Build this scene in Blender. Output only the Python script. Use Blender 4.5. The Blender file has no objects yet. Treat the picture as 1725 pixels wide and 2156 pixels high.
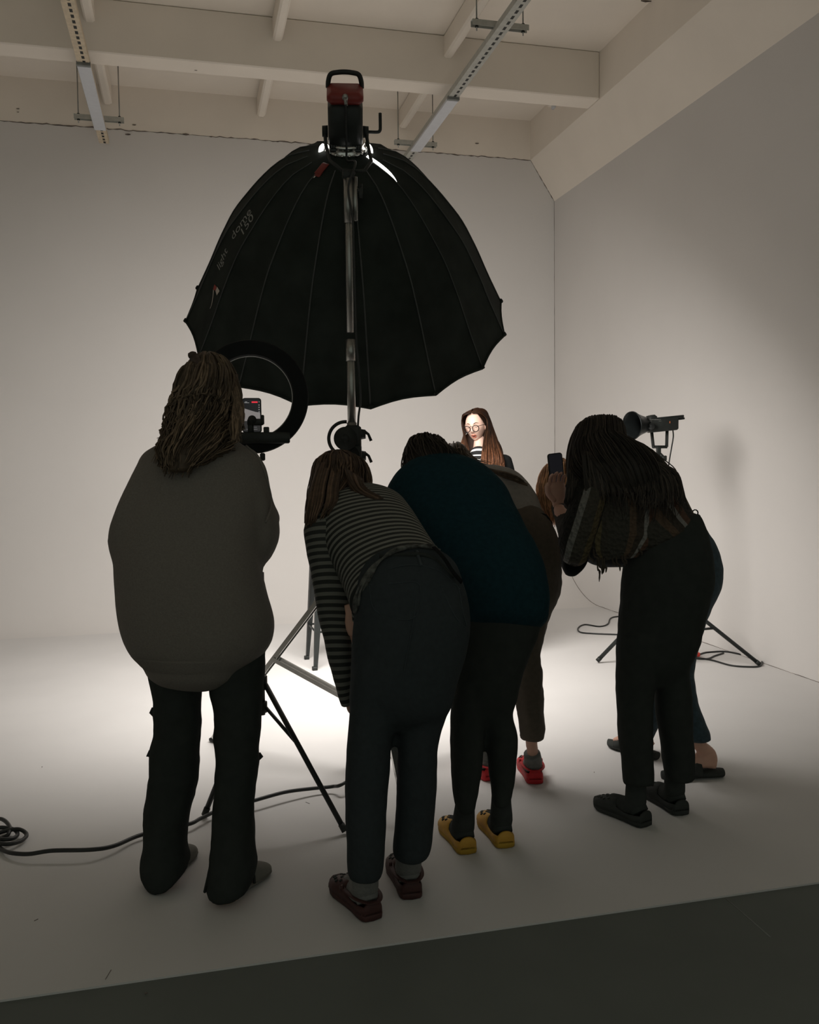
import bpy, bmesh, math, random
import numpy as np
from mathutils import Vector, Matrix, noise
random.seed(7)
# ---------------------------------------------------------------- camera
W_, H_, F_ = 1725., 2156., 1886.
R3 = np.array([[0.97039892, 0.02483064, -0.24022777],
               [-0.24123501, 0.05240888, -0.96905055],
               [-0.01147207, 0.99831696, 0.05684754]])
CAM = np.array([0., 0., 1.38])
scn = bpy.context.scene
COL = scn.collection
cd = bpy.data.cameras.new('camera'); cam = bpy.data.objects.new('view_camera', cd); COL.objects.link(cam)
cd.sensor_fit = 'VERTICAL'; cd.sensor_height = 36.0; cd.lens = F_ / H_ * 36.0
cd.clip_start = 0.05; cd.clip_end = 100
M = Matrix([list(R3[0]) + [0], list(R3[1]) + [0], list(R3[2]) + [1.38], [0, 0, 0, 1]])
cam.matrix_world = M
scn.camera = cam
# ---------------------------------------------------------------- world and light
w = bpy.data.worlds.new('world'); scn.world = w; w.use_nodes = True
bg = w.node_tree.nodes['Background']; bg.inputs[0].default_value = (0.93, 1.0, 0.88, 1); bg.inputs[1].default_value = 0.26
scn.view_settings.view_transform = 'Standard'; scn.view_settings.look = 'None'
scn.view_settings.gamma = 1.0; scn.view_settings.use_curve_mapping = False
scn.view_settings.exposure = 0.0
# softbox frame (shared by its light and its shell)
SB_C = Vector((0.8499, 4.7452, 2.1755)); SB_R = 0.84; SB_PH = 3.2577; EL = 0.855; YAW = 0.1726
SB_A = Vector((math.sin(YAW) * math.cos(EL), math.cos(YAW) * math.cos(EL), -math.sin(EL)))
SB_U = SB_A.cross(Vector((0, 0, 1))).normalized(); SB_V = SB_U.cross(SB_A)
LIGHT_POWER = 78.0; LIGHT_SPREAD = 160
ld = bpy.data.lights.new('softbox_light', 'AREA'); ld.shape = 'DISK'; ld.size = SB_R * 1.86
ld.energy = LIGHT_POWER; ld.color = (1.0, 0.955, 0.91); ld.spread = math.radians(LIGHT_SPREAD)
lo = bpy.data.objects.new('softbox_light', ld); COL.objects.link(lo)
LIGHT_TILT = 0.0
SB_L = Vector((math.sin(YAW) * math.cos(EL + LIGHT_TILT), math.cos(YAW) * math.cos(EL + LIGHT_TILT), -math.sin(EL + LIGHT_TILT)))
lo.matrix_world = Matrix.Translation(SB_C + SB_A * 0.012) @ SB_L.to_track_quat('-Z', 'Y').to_matrix().to_4x4()

# ---------------------------------------------------------------- pixel helpers
def V3(a): return Vector((float(a[0]), float(a[1]), float(a[2])))
def ray(x, y): return R3 @ np.array([(x - W_ / 2) / F_, -(y - H_ / 2) / F_, -1.0])
def P(x, y, d): return V3(CAM + ray(x, y) * d)
def G(x, y, z=0.0):
    r = ray(x, y); return V3(CAM + r * ((z - CAM[2]) / r[2]))

# ---------------------------------------------------------------- materials
MATS = {}
def mat(name, col, rough=0.8, metal=0.0, var=0.12, scale=25.0, bump=0.0, emit=0, sheen=0, spec=0.5, bscale=None):
    if name in MATS: return MATS[name]
    m = bpy.data.materials.new(name); m.use_nodes = True; nt = m.node_tree; b = nt.nodes['Principled BSDF']
    b.inputs['Roughness'].default_value = rough; b.inputs['Metallic'].default_value = metal
    b.inputs['Specular IOR Level'].default_value = spec
    if sheen: b.inputs['Sheen Weight'].default_value = sheen
    tc = nt.nodes.new('ShaderNodeTexCoord'); nz = nt.nodes.new('ShaderNodeTexNoise')
    nz.inputs['Scale'].default_value = scale; nz.inputs['Detail'].default_value = 4
    nt.links.new(tc.outputs['Object'], nz.inputs['Vector'])
    rp = nt.nodes.new('ShaderNodeValToRGB')
    rp.color_ramp.elements[0].position = 0.3; rp.color_ramp.elements[1].position = 0.7
    rp.color_ramp.elements[0].color = tuple(c * (1 - var) for c in col) + (1,)
    rp.color_ramp.elements[1].color = tuple(min(1, c * (1 + var)) for c in col) + (1,)
    nt.links.new(nz.outputs['Fac'], rp.inputs['Fac']); nt.links.new(rp.outputs['Color'], b.inputs['Base Color'])
    if bump:
        bp = nt.nodes.new('ShaderNodeBump'); bp.inputs['Strength'].default_value = bump; bp.inputs['Distance'].default_value = 0.01
        src = nz
        if bscale:
            src = nt.nodes.new('ShaderNodeTexNoise'); src.inputs['Scale'].default_value = bscale; nt.links.new(tc.outputs['Object'], src.inputs['Vector'])
        nt.links.new(src.outputs['Fac'], bp.inputs['Height']); nt.links.new(bp.outputs['Normal'], b.inputs['Normal'])
    if emit:
        b.inputs['Emission Color'].default_value = tuple(col) + (1,); b.inputs['Emission Strength'].default_value = emit
    MATS[name] = m
    return m
def mat_hair(name, col, rough=.5, spec=.3, lo=.45, hi=1.9):
    """every lock has its own tone (U of the UV map is random per lock)"""
    m = mat(name, col, rough, spec=spec, var=.25, scale=60); nt = m.node_tree; b = nt.nodes['Principled BSDF']; src = b.inputs['Base Color'].links[0].from_socket
    tc = nt.nodes.new('ShaderNodeTexCoord'); sp = nt.nodes.new('ShaderNodeSeparateXYZ'); nt.links.new(tc.outputs['UV'], sp.inputs[0])
    pw = nt.nodes.new('ShaderNodeMath'); pw.operation = 'POWER'; nt.links.new(sp.outputs['X'], pw.inputs[0]); pw.inputs[1].default_value = 2.0
    mr = nt.nodes.new('ShaderNodeMapRange'); mr.inputs['To Min'].default_value = lo; mr.inputs['To Max'].default_value = hi; nt.links.new(pw.outputs[0], mr.inputs['Value'])
    vm = nt.nodes.new('ShaderNodeVectorMath'); vm.operation = 'SCALE'; nt.links.new(src, vm.inputs[0]); nt.links.new(mr.outputs['Result'], vm.inputs['Scale']); nt.links.new(vm.outputs['Vector'], b.inputs['Base Color'])
    return m
def mat_bands(name, cols, n, rough=0.85, warp=0.0, bump=0.0, coord='UV', axis='X', hard=True):
    """bands along U of the UV map: list of (position, colour) repeated n times"""
    m = bpy.data.materials.new(name); m.use_nodes = True; nt = m.node_tree; b = nt.nodes['Principled BSDF']
    b.inputs['Roughness'].default_value = rough; b.inputs['Specular IOR Level'].default_value = 0.25
    tc = nt.nodes.new('ShaderNodeTexCoord'); sp = nt.nodes.new('ShaderNodeSeparateXYZ')
    nt.links.new(tc.outputs[coord], sp.inputs[0])
    mu = nt.nodes.new('ShaderNodeMath'); mu.operation = 'MULTIPLY'; mu.inputs[1].default_value = n
    nt.links.new(sp.outputs[axis], mu.inputs[0]); last = mu.outputs[0]
    if warp:
        nz = nt.nodes.new('ShaderNodeTexNoise'); nz.inputs['Scale'].default_value = 5; nt.links.new(tc.outputs['Object'], nz.inputs['Vector'])
        ma = nt.nodes.new('ShaderNodeMath'); ma.operation = 'MULTIPLY_ADD'; ma.inputs[1].default_value = warp
        nt.links.new(nz.outputs['Fac'], ma.inputs[0]); nt.links.new(last, ma.inputs[2]); last = ma.outputs[0]
    fr = nt.nodes.new('ShaderNodeMath'); fr.operation = 'FRACT'; nt.links.new(last, fr.inputs[0])
    rp = nt.nodes.new('ShaderNodeValToRGB'); rp.color_ramp.interpolation = 'CONSTANT' if hard else 'LINEAR'
    el = rp.color_ramp.elements
    el[0].position = cols[0][0]; el[0].color = tuple(cols[0][1]) + (1,)
    el[1].position = cols[1][0]; el[1].color = tuple(cols[1][1]) + (1,)
    for p_, c_ in cols[2:]:
        e = el.new(p_); e.color = tuple(c_) + (1,)
    nt.links.new(fr.outputs[0], rp.inputs['Fac']); nt.links.new(rp.outputs['Color'], b.inputs['Base Color'])
    if bump:
        vz = nt.nodes.new('ShaderNodeTexVoronoi'); vz.inputs['Scale'].default_value = 70
        nt.links.new(tc.outputs['Object'], vz.inputs['Vector'])
        bp = nt.nodes.new('ShaderNodeBump'); bp.inputs['Strength'].default_value = bump; bp.inputs['Distance'].default_value = 0.01
        nt.links.new(vz.outputs['Distance'], bp.inputs['Height']); nt.links.new(bp.outputs['Normal'], b.inputs['Normal'])
    return m

M_WALL = mat('white_plaster', (0.70, 0.675, 0.65), 0.9, var=0.02, scale=1.2, bump=0.02, bscale=60)
M_CEIL = mat('ceiling_paint', (0.86, 0.79, 0.70), 0.95, var=0.03, scale=2.0, bump=0.04, bscale=40)
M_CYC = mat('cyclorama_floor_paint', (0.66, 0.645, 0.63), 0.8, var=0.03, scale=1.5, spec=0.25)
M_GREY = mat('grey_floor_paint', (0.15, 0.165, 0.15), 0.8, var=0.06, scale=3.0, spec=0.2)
M_DIRT = mat('joint_dirt', (0.16, 0.13, 0.11), 0.9, var=0.5, scale=12)
M_STRUT = mat('galvanised_strut', (0.46, 0.46, 0.42), 0.6, 0.2, var=0.1)
M_STRUTY = mat('primed_strut', (0.62, 0.52, 0.38), 0.7, 0.0, var=0.12)
M_COVER = mat('white_trunking', (0.62, 0.64, 0.68), 0.5, var=0.03)
M_SLOT = mat('slot_dark', (0.02, 0.025, 0.02), 0.9)
M_BLKFAB = mat('black_nylon', (0.024, 0.029, 0.025), 0.9, var=0.25, scale=8, spec=0.15, bump=0.25, bscale=9)
M_SEAM = mat('seam_tape', (0.05, 0.055, 0.052), 0.6)
M_BLK = mat('black_plastic', (0.024, 0.027, 0.025), 0.5, var=0.2, spec=.3)
M_BLKMET = mat('black_metal', (0.02, 0.024, 0.023), 0.45, 0.3, var=0.2)
M_GRILL = mat('grey_grill', (0.06, 0.065, 0.065), 0.4, 0.6)
M_RED = mat('red_plastic', (0.20, 0.018, 0.012), 0.5, var=0.1)
M_CHROME = mat('chromed_steel', (0.62, 0.62, 0.60), 0.22, 1.0, var=0.05)
M_STEEL = mat('dull_steel', (0.33, 0.33, 0.31), 0.35, 0.9, var=0.08)
M_GLOW = mat('lamp_leak_glow', (1.0, 0.97, 0.92), 0.5, emit=5.0, var=0.0)  # emission put in for lamp light leaking at throat and zip
M_DIFF = mat('lit_diffuser', (1.0, 0.95, 0.9), 0.9, emit=3.0, var=0.0)
M_LETTER = mat('grey_print', (0.28, 0.28, 0.26), 0.7)
M_LOGOR = mat('logo_red', (0.30, 0.03, 0.02), 0.7)
M_LOGOW = mat('logo_white', (0.55, 0.48, 0.42), 0.7)
M_CABLE = mat('cable_rubber', (0.014, 0.016, 0.015), 0.5)
M_SKIN = mat('skin', (0.62, 0.36, 0.27), 0.55, var=0.05, scale=40)
M_SKINP = mat('pale_skin', (0.60, 0.40, 0.32), 0.5, var=0.03, scale=40)
M_LIP = mat('lips', (0.50, 0.15, 0.09), 0.4)
M_BROW = mat('eyebrow', (0.12, 0.06, 0.035), 0.8)
M_TEETH = mat('open_mouth', (0.10, 0.02, 0.015), 0.6)
M_GLASSES = mat('black_acetate', (0.006, 0.005, 0.005), 0.5, spec=.15)

# ---------------------------------------------------------------- object helpers
def meta(o, label=None, cat=None, group=None, kind=None):
    if label: o['label'] = label
    if cat: o['category'] = cat
    if group: o['group'] = group
    if kind: o['kind'] = kind
    return o
def thing(name, label, cat, loc=(0, 0, 0), group=None):
    o = bpy.data.objects.new(name, None); o.empty_display_size = 0.1; COL.objects.link(o)
    o.location = loc; return meta(o, label, cat, group)
def base_loc(p): return p.location.copy() if p.type == 'EMPTY' else Vector((0, 0, 0))
class MB:
    def __init__(s): s.v = []; s.f = []; s.m = []; s.uv = []
    def add(s, vs, fs, mi=0, uvs=None):
        o = len(s.v); s.v += [tuple(v) for v in vs]
        s.uv += uvs if uvs else [(0, 0)] * len(vs)
        for f in fs: s.f.append(tuple(i + o for i in f)); s.m.append(mi)
        return s
    def build(s, name, mats, parent=None, smooth=True, fixn=True, label=None, angle=None):
        if not isinstance(mats, (list, tuple)): mats = [mats]
        me = bpy.data.meshes.new(name); me.from_pydata(s.v, [], s.f)
        for m in mats: me.materials.append(m)
        for p, mi in zip(me.polygons, s.m): p.material_index = mi; p.use_smooth = smooth
        ul = me.uv_layers.new(name='UVMap')
        for l in me.loops: ul.data[l.index].uv = s.uv[l.vertex_index]
        if fixn:
            bm = bmesh.new(); bm.from_mesh(me); bmesh.ops.recalc_face_normals(bm, faces=bm.faces); bm.to_mesh(me); bm.free()
        if angle and smooth: me.set_sharp_from_angle(angle=math.radians(angle))
        me.update()
        o = bpy.data.objects.new(name, me); COL.objects.link(o)
        if parent:
            o.parent = parent; o.matrix_parent_inverse = Matrix.Translation(-base_loc(parent))
        if label: o['label'] = label
        return o
def basis(t, ref=None):
    t = t.normalized(); r = ref or Vector((0, 0, 1))
    if abs(t.dot(r.normalized())) > 0.97: r = Vector((1, 0, 0))
    a = t.cross(r).normalized(); return a, a.cross(t).normalized()
TR = random.Random(99)
def tube(mb, pts, r, seg=10, mi=0, closed=False, flat=1.0, ref=None):
    pts = [Vector(p) for p in pts]; n = len(pts); rs = r if isinstance(r, (list, tuple)) else [r] * n
    vs = []; fs = []; a = None
    for i, p in enumerate(pts):
        if closed: t = pts[(i + 1) % n] - pts[i - 1]
        else: t = pts[min(i + 1, n - 1)] - pts[max(i - 1, 0)]
        if t.length < 1e-9: t = Vector((0, 0, 1))
        t.normalize()
        if a is None: a, b = basis(t, ref)
        else:
            a = a - t * a.dot(t)
            if a.length < 1e-6: a, b = basis(t)
            a.normalize(); b = a.cross(t).normalized()
        for k in range(seg):
            th = 2 * math.pi * k / seg; vs.append(p + a * math.cos(th) * rs[i] + b * math.sin(th) * rs[i] * flat)
    m = n if closed else n - 1
    for i in range(m):
        for k in range(seg):
            j = (i + 1) % n; k2 = (k + 1) % seg
            fs.append((i * seg + k, i * seg + k2, j * seg + k2, j * seg + k))
    if not closed:
        fs.append(tuple(range(seg))); fs.append(tuple((n - 1) * seg + k for k in range(seg)))
    return mb.add(vs, fs, mi, [(TR.random(), 0.0)] * len(vs))
def box(mb, c, s, X=(1, 0, 0), Y=(0, 1, 0), Z=(0, 0, 1), mi=0, bev=0.0):
    c = Vector(c); X = Vector(X).normalized(); Y = Vector(Y).normalized(); Z = Vector(Z).normalized()
    hx, hy, hz = s[0] / 2, s[1] / 2, s[2] / 2
    if bev <= 0:
        vs = [c + X * hx * i + Y * hy * j + Z * hz * k for k in (-1, 1) for j in (-1, 1) for i in (-1, 1)]
        return mb.add(vs, [(0, 2, 3, 1), (4, 5, 7, 6), (0, 1, 5, 4), (2, 6, 7, 3), (0, 4, 6, 2), (1, 3, 7, 5)], mi)
    b = min(bev, hx * .9, hy * .9, hz * .9)
    def ring(z, e):
        out = []
        for sx, sy in ((1, 1), (-1, 1), (-1, -1), (1, -1)):
            for q in range(4):
                th = q / 3 * math.pi / 2 + {(1, 1): 0, (-1, 1): math.pi / 2, (-1, -1): math.pi, (1, -1): 1.5 * math.pi}[(sx, sy)]
                out.append(c + X * (sx * (hx - b) + math.cos(th) * (b - e)) + Y * (sy * (hy - b) + math.sin(th) * (b - e)) + Z * z)
        return out
    vs = ring(-hz, b * .8) + ring(-hz + b * .7, 0) + ring(hz - b * .7, 0) + ring(hz, b * .8)
    fs = [(i * 16 + k, i * 16 + (k + 1) % 16, (i + 1) * 16 + (k + 1) % 16, (i + 1) * 16 + k) for i in range(3) for k in range(16)]
    fs += [tuple(range(16)), tuple(48 + k for k in range(16))]
    return mb.add(vs, fs, mi)
def cyl(mb, p0, p1, r0, r1=None, seg=24, mi=0): return tube(mb, [p0, p1], [r0, r0 if r1 is None else r1], seg, mi)
def lathe(mb, o, ax, prof, seg=32, mi=0, caps=True):
    """prof: list of (distance along ax, radius)"""
    a, b = basis(Vector(ax)); ax = Vector(ax).normalized(); o = Vector(o); vs = []; fs = []
    for s, r in prof:
        for k in range(seg):
            th = 2 * math.pi * k / seg; vs.append(o + ax * s + (a * math.cos(th) + b * math.sin(th)) * r)
    for i in range(len(prof) - 1):
        for k in range(seg): fs.append((i * seg + k, i * seg + (k + 1) % seg, (i + 1) * seg + (k + 1) % seg, (i + 1) * seg + k))
    if caps: fs += [tuple(range(seg)), tuple((len(prof) - 1) * seg + k for k in range(seg))]
    return mb.add(vs, fs, mi)
def crom(pts, t):
    """Catmull-Rom through rows of a numpy array, t in [0, n-1]"""
    n = len(pts); i = int(min(max(math.floor(t), 0), n - 2)); u = t - i
    p1, p2 = pts[i], pts[i + 1]; p0 = pts[i - 1] if i > 0 else 2 * p1 - p2; p3 = pts[i + 2] if i + 2 < n else 2 * p2 - p1
    return 0.5 * ((2 * p1) + (-p0 + p2) * u + (2 * p0 - 5 * p1 + 4 * p2 - p3) * u * u + (-p0 + 3 * p1 - 3 * p2 + p3) * u ** 3)
def spline(pts, n):
    a = np.array([list(p) for p in pts], float); return [V3(crom(a, (len(a) - 1) * i / (n - 1))) for i in range(n)]

# ---- sections drawn as left and right edge points at a depth, with a thickness: real closed volumes
class Loft:
    """nodes (xl, yl, xr, yr, depth, half thickness [, depth of right end - depth of left end])"""
    def __init__(s, nodes, sc=1.0, ex=0.9):
        rows = []
        for nd in nodes:
            xl, yl, xr, yr, d, th = nd[:6]; dd = nd[6] if len(nd) > 6 else 0.0
            L = P(xl, yl, d - dd / 2); Rr = P(xr, yr, d + dd / 2)
            rows.append(list(L) + list(Rr) + [th])
        s.a = np.array(rows); s.n = len(rows); s.sc = sc; s.ex = ex
    def frame(s, t):
        q = crom(s.a, t); L, Rr = V3(q[:3]), V3(q[3:6]); C = (L + Rr) / 2
        e = 0.05; q0 = crom(s.a, max(0, t - e)); q1 = crom(s.a, min(s.n - 1, t + e))
        T = V3((q1[:3] + q1[3:6] - q0[:3] - q0[3:6]) / 2).normalized()
        Wd = (Rr - L) / 2; D = Wd.cross(T).normalized()
        return C, Wd, D, T, float(q[6])
    def pt(s, t, th, k=1.0):
        C, Wd, D, T, h = s.frame(min(max(t, 0), s.n - 1))
        c, sn = math.cos(th), math.sin(th)
        cc = math.copysign(abs(c) ** s.ex, c); ss = math.copysign(abs(sn) ** s.ex, sn)
        p = C + (Wd * cc + D * h * ss) * s.sc * k
        if t > s.n - 1: p += T * (t - s.n + 1) * 0.1
        if t < 0: p += T * t * 0.1
        return p
    def mesh(s, mb, seg=28, sub=5, mi=0, round0=0.5, round1=0.5, fold=0.0, ff=6.0, seed=0, uvlen=True):
        rows = (s.n - 1) * sub + 1; ts = [i / sub for i in range(rows)]; vs = []; uv = []; ln = 0; prev = None
        def ringat(t, k, off, u):
            C, Wd, D, T, h = s.frame(t); out = []
            for j in range(seg):
                th = 2 * math.pi * j / seg
                p = s.pt(t, th, k) + T * off
                if fold:
                    d_ = (p - C).normalized()
                    nn = noise.noise(Vector((p.x * ff + seed, p.y * ff, p.z * ff * 1.3))) + 0.5 * noise.noise(p * ff * 2.3 + Vector((seed, 3, 1)))
                    p = p + d_ * fold * nn
                out.append(p); uv.append((u, j / seg))
            return out
        C, Wd, D, T, h = s.frame(0); r0 = min(Wd.length, h) * round0
        rings = []
        for k, o in ((0.35, -1), (0.72, -0.75), (0.93, -0.4)): rings += [ringat(0, k, o * r0, o * r0)]
        for t in ts:
            C = s.frame(t)[0]
            if prev is not None: ln += (C - prev).length
            prev = C; rings.append(ringat(t, 1, 0, ln))
        C, Wd, D, T, h = s.frame(s.n - 1); r1 = min(Wd.length, h) * round1
        for k, o in ((0.93, 0.4), (0.72, 0.75), (0.35, 1)): rings += [ringat(s.n - 1, k, o * r1, ln + o * r1)]
        for r_ in rings: vs += r_
        fs = []
        for i in range(len(rings) - 1):
            for j in range(seg): fs.append((i * seg + j, i * seg + (j + 1) % seg, (i + 1) * seg + (j + 1) % seg, (i + 1) * seg + j))
        fs += [tuple(range(seg)), tuple((len(rings) - 1) * seg + k for k in range(seg))]
        return mb.add(vs, fs, mi, uv)
def loftmb(lofts, **kw):
    mb = MB()
    for i, l in enumerate(lofts): l.mesh(mb, seed=i * 3.7, **kw)
    return mb
def remesh(o, voxel=0.012, smooth=6, fold=0.0, ff=7.0, seed=0.0, vert=1.0):
    md = o.modifiers.new('r', 'REMESH'); md.mode = 'VOXEL'; md.voxel_size = voxel; md.use_smooth_shade = True
    ms = o.modifiers.new('s', 'SMOOTH'); ms.iterations = smooth; ms.factor = 0.5
    dg = bpy.context.evaluated_depsgraph_get(); dg.update()
    me = bpy.data.meshes.new_from_object(o.evaluated_get(dg)); o.modifiers.clear()
    old = o.data; me.name = o.name
    if not me.materials:
        for m in old.materials: me.materials.append(m)
    if fold:
        nv = len(me.vertices); co = np.empty(nv * 3); me.vertices.foreach_get('co', co); co = co.reshape(-1, 3)
        nr = np.array([v.normal[:] for v in me.vertices])
        d = np.array([noise.noise(Vector((c[0] * ff + seed, c[1] * ff, c[2] * ff * vert))) + 0.45 * noise.noise(Vector((c[0] * ff * 2.4, c[1] * ff * 2.4 + seed, c[2] * ff * 2.6 * vert))) for c in co])
        co = co + nr * (d * fold)[:, None]; me.vertices.foreach_set('co', co.ravel())
    for p in me.polygons: p.use_smooth = True
    o.data = me; me.update(); bpy.data.meshes.remove(old)
    return o
def append_mb(o, mb, mats):
    """join loose pieces (fingers, brows) into an existing body mesh"""
    base = len(o.data.materials)
    for m in mats: o.data.materials.append(m)
    bm = bmesh.new(); bm.from_mesh(o.data); vs = [bm.verts.new(v) for v in mb.v]
    fcs = []
    for f, mi in zip(mb.f, mb.m):
        try: fc = bm.faces.new([vs[i] for i in f]); fc.material_index = mi + base; fc.smooth = True; fcs.append(fc)
        except ValueError: pass
    bmesh.ops.recalc_face_normals(bm, faces=fcs); bm.to_mesh(o.data); bm.free()

# ---------------------------------------------------------------- anatomy
def head_mesh(mb, c, fwd, up, s=1.0, mi=0, face=True):
    """head about 0.235 m tall; local x right, y forward, z up"""
    fwd = Vector(fwd).normalized(); up = Vector(up); up = (up - fwd * up.dot(fwd)).normalized(); rt = fwd.cross(up)
    c = Vector(c); nu, nv = 72, 64; vs = []; fs = []
    g = lambda x, z, cx, cz, sx, sz: math.exp(-((x - cx) / sx) ** 2 - ((z - cz) / sz) ** 2)
    for j in range(nv + 1):
        ph = math.pi * j / nv; z = math.cos(ph)
        for i in range(nu):
            th = 2 * math.pi * i / nu; x = math.sin(th) * math.sin(ph); y = math.cos(th) * math.sin(ph)
            X = x * 0.074; Y = y * 0.094; Z = z * 0.116
            if Z < -0.005:
                k = min(1, (-Z - 0.005) / 0.11); X *= 1 - 0.30 * k ** 1.4; Y = Y * (1 - 0.25 * k) + 0.012 * k if Y > 0 else Y * (1 - 0.5 * k)
            if Z > 0: X *= 1 + 0.04 * z
            if Y > 0:
                f = min(1, y * 2)
                Y += f * (0.019 * g(X, Z, 0, -0.030, 0.010, 0.014) + 0.011 * g(X, Z, 0, -0.008, 0.008, 0.022)
                          - 0.009 * g(abs(X), Z, 0.031, 0.006, 0.014, 0.010) + 0.005 * g(X, Z, 0, 0.026, 0.045, 0.010)
                          + 0.005 * g(abs(X), Z, 0.031, 0.003, 0.011, 0.006)
                          + 0.004 * g(abs(X), Z, 0.042, -0.028, 0.018, 0.016)
                          + 0.005 * g(X, Z, 0, -0.062, 0.019, 0.009) - 0.004 * g(X, Z, 0, -0.078, 0.02, 0.006)
                          + 0.006 * g(X, Z, 0, -0.097, 0.018, 0.014) - 0.003 * g(X, Z, 0, -0.046, 0.01, 0.005)
                          + 0.004 * g(abs(X), Z, 0.009, -0.037, 0.006, 0.006))
            vs.append(c + (rt * X + fwd * Y + up * Z) * s)
    for j in range(nv):
        for i in range(nu): fs.append((j * nu + i, j * nu + (i + 1) % nu, (j + 1) * nu + (i + 1) % nu, (j + 1) * nu + i))
    mb.add(vs, fs, mi)
    for sx in (-1, 1):   # ears
        e = c + (rt * 0.074 * sx + up * -0.012) * s
        tube(mb, [e + (up * math.cos(a) * 0.028 + fwd * math.sin(a) * -0.014 + rt * sx * 0.006) * s for a in np.linspace(0, 2 * math.pi, 14)[:-1]], 0.006 * s, 6, mi, closed=True)
        tube(mb, [e + up * 0.02 * s, e - up * 0.022 * s], 0.008 * s, 8, mi)
    return rt, fwd, up
def hand(mb, wrist, d, nrm, curl=0.5, s=1.0, mi=0, side=1):
    """wrist point, direction of the palm, palm normal (fingers curl towards it), side +1: thumb on d x nrm side"""
    d = Vector(d).normalized(); nrm = Vector(nrm); nrm = (nrm - d * nrm.dot(d)).normalized(); x = d.cross(nrm) * side; w0 = Vector(wrist)
    ps = []; rows = [(-0.015, .022), (0.01, .026), (0.035, .036), (0.06, .040), (0.08, .038), (0.09, .030)]
    vs = []; fs = []; sg = 14
    for y, r in rows:
        for k in range(sg):
            a = 2 * math.pi * k / sg; vs.append(w0 + (d * y + x * math.cos(a) * r + nrm * math.sin(a) * 0.013) * s)
    for i in range(len(rows) - 1):
        for k in range(sg): fs.append((i * sg + k, i * sg + (k + 1) % sg, (i + 1) * sg + (k + 1) % sg, (i + 1) * sg + k))
    fs += [tuple(range(sg)), tuple((len(rows) - 1) * sg + k for k in range(sg))]; mb.add(vs, fs, mi)
    for off, L, r in ((0.028, .072, .0082), (0.0095, .080, .0085), (-0.0095, .074, .0082), (-0.028, .058, .0072)):
        p = w0 + (d * 0.078 + x * off) * s; ang = 0.15; dr = d; pts = [p - d * 0.02 * s, p]
        for q, fr in enumerate((.42, .33, .25)):
            ang += curl * (0.5, 0.9, 0.7)[q]
            dr = d * math.cos(ang) + nrm * math.sin(ang); p = p + dr * L * fr * s; pts.append(p)
        pts = spline(pts, 12); tube(mb, pts, [r * s * (1 - 0.25 * i / 11) for i in range(11)] + [r * s * .45], 9, mi)
    p = w0 + (d * 0.018 + x * 0.026) * s; pts = [p - x * 0.012 * s]
    for q, L in enumerate((.040, .032, .026)):
        a = 0.75 - 0.28 * q; pts.append(pts[-1] + (d * math.cos(a) + x * math.sin(a) * (1 - 0.3 * q) + nrm * (0.25 + curl * 0.45 * q)).normalized() * L * s)
    pts = spline(pts, 10); tube(mb, pts, [(.0125 - .0004 * i) * s for i in range(9)] + [.005 * s], 9, mi)

def strands(mb, loft, n, t0=(0, .3), t1=(.8, 1.05), k=1.0, wave=0.0, wf=6.0, r=0.003, spread=0.03, th=(0, 2 * math.pi), rnd=None, steps=16, flick=0.0):
    rnd = rnd or random.Random(3); N = loft.n - 1
    for i in range(n):
        a = rnd.uniform(*th); ta = rnd.uniform(*t0) * N; tb = rnd.uniform(*t1) * N
        kk = k * (1 + rnd.gauss(0, spread)); ph = rnd.uniform(0, 6.28); da = rnd.gauss(0, .12); am = wave * rnd.uniform(.5, 1.3); wfx = wf * rnd.uniform(.8, 1.2)
        pts = []
        for j in range(steps):
            u = j / (steps - 1); t = ta + (tb - ta) * u
            C, Wd, D, T, h = loft.frame(min(max(t, 0), N))
            if t < .5 * min(1, N / 5):
                q_ = max(0., t) / (.5 * min(1, N / 5)); kf = math.sin(math.pi / 2 * (.12 + .88 * q_)); p = C + (loft.pt(t, a + da * u, kk) - C) * kf - T * min(Wd.length, h) * .3 * math.cos(math.pi / 2 * (.12 + .88 * q_))
            else: p = loft.pt(t, a + da * u, kk)
            p = p + (Wd.normalized() * math.sin(wfx * u * 3 + ph) + D * math.cos(wfx * u * 3 + ph) * .6) * am * min(1, u * 2) + (p - C) * flick * u * u * rnd.uniform(-.3, 1)
            pts.append(p)
        rr = r * rnd.uniform(.6, 1.3)
        tube(mb, pts, [rr * (0.35 + 0.65 * math.sin(math.pi * min(1, .25 + .75 * j / (steps - 1)))) for j in range(steps)], 4, 0)

def limb(pts, rs):
    """round limb through world points as closed tube rings"""
    return (pts, rs)
def make_body(parent, lofts, limbs, heads, shrink=0.86, skin=None, extra=None, voxel=0.013):
    mb = MB()
    for l in lofts:
        nn_ = l.n - 1 if l.n >= 6 and l.a[-1][6] < .10 else l.n
        l2 = Loft.__new__(Loft); l2.a = l.a[:nn_]; l2.n = nn_; l2.sc = shrink; l2.ex = l.ex; l2.mesh(mb, seg=20, sub=3)
    for pts, rs in limbs:
        n = max(8, len(pts) * 4); q = spline(pts, n); rr = [float(np.interp(i / (n - 1) * (len(rs) - 1), range(len(rs)), rs)) for i in range(n)]
        tube(mb, q, rr, 16)
    for h in heads: head_mesh(mb, *h)
    b = mb.build('body', skin or M_SKIN, parent); remesh(b, voxel, 4)
    if extra: append_mb(b, extra, [skin or M_SKIN])
    return b

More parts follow.
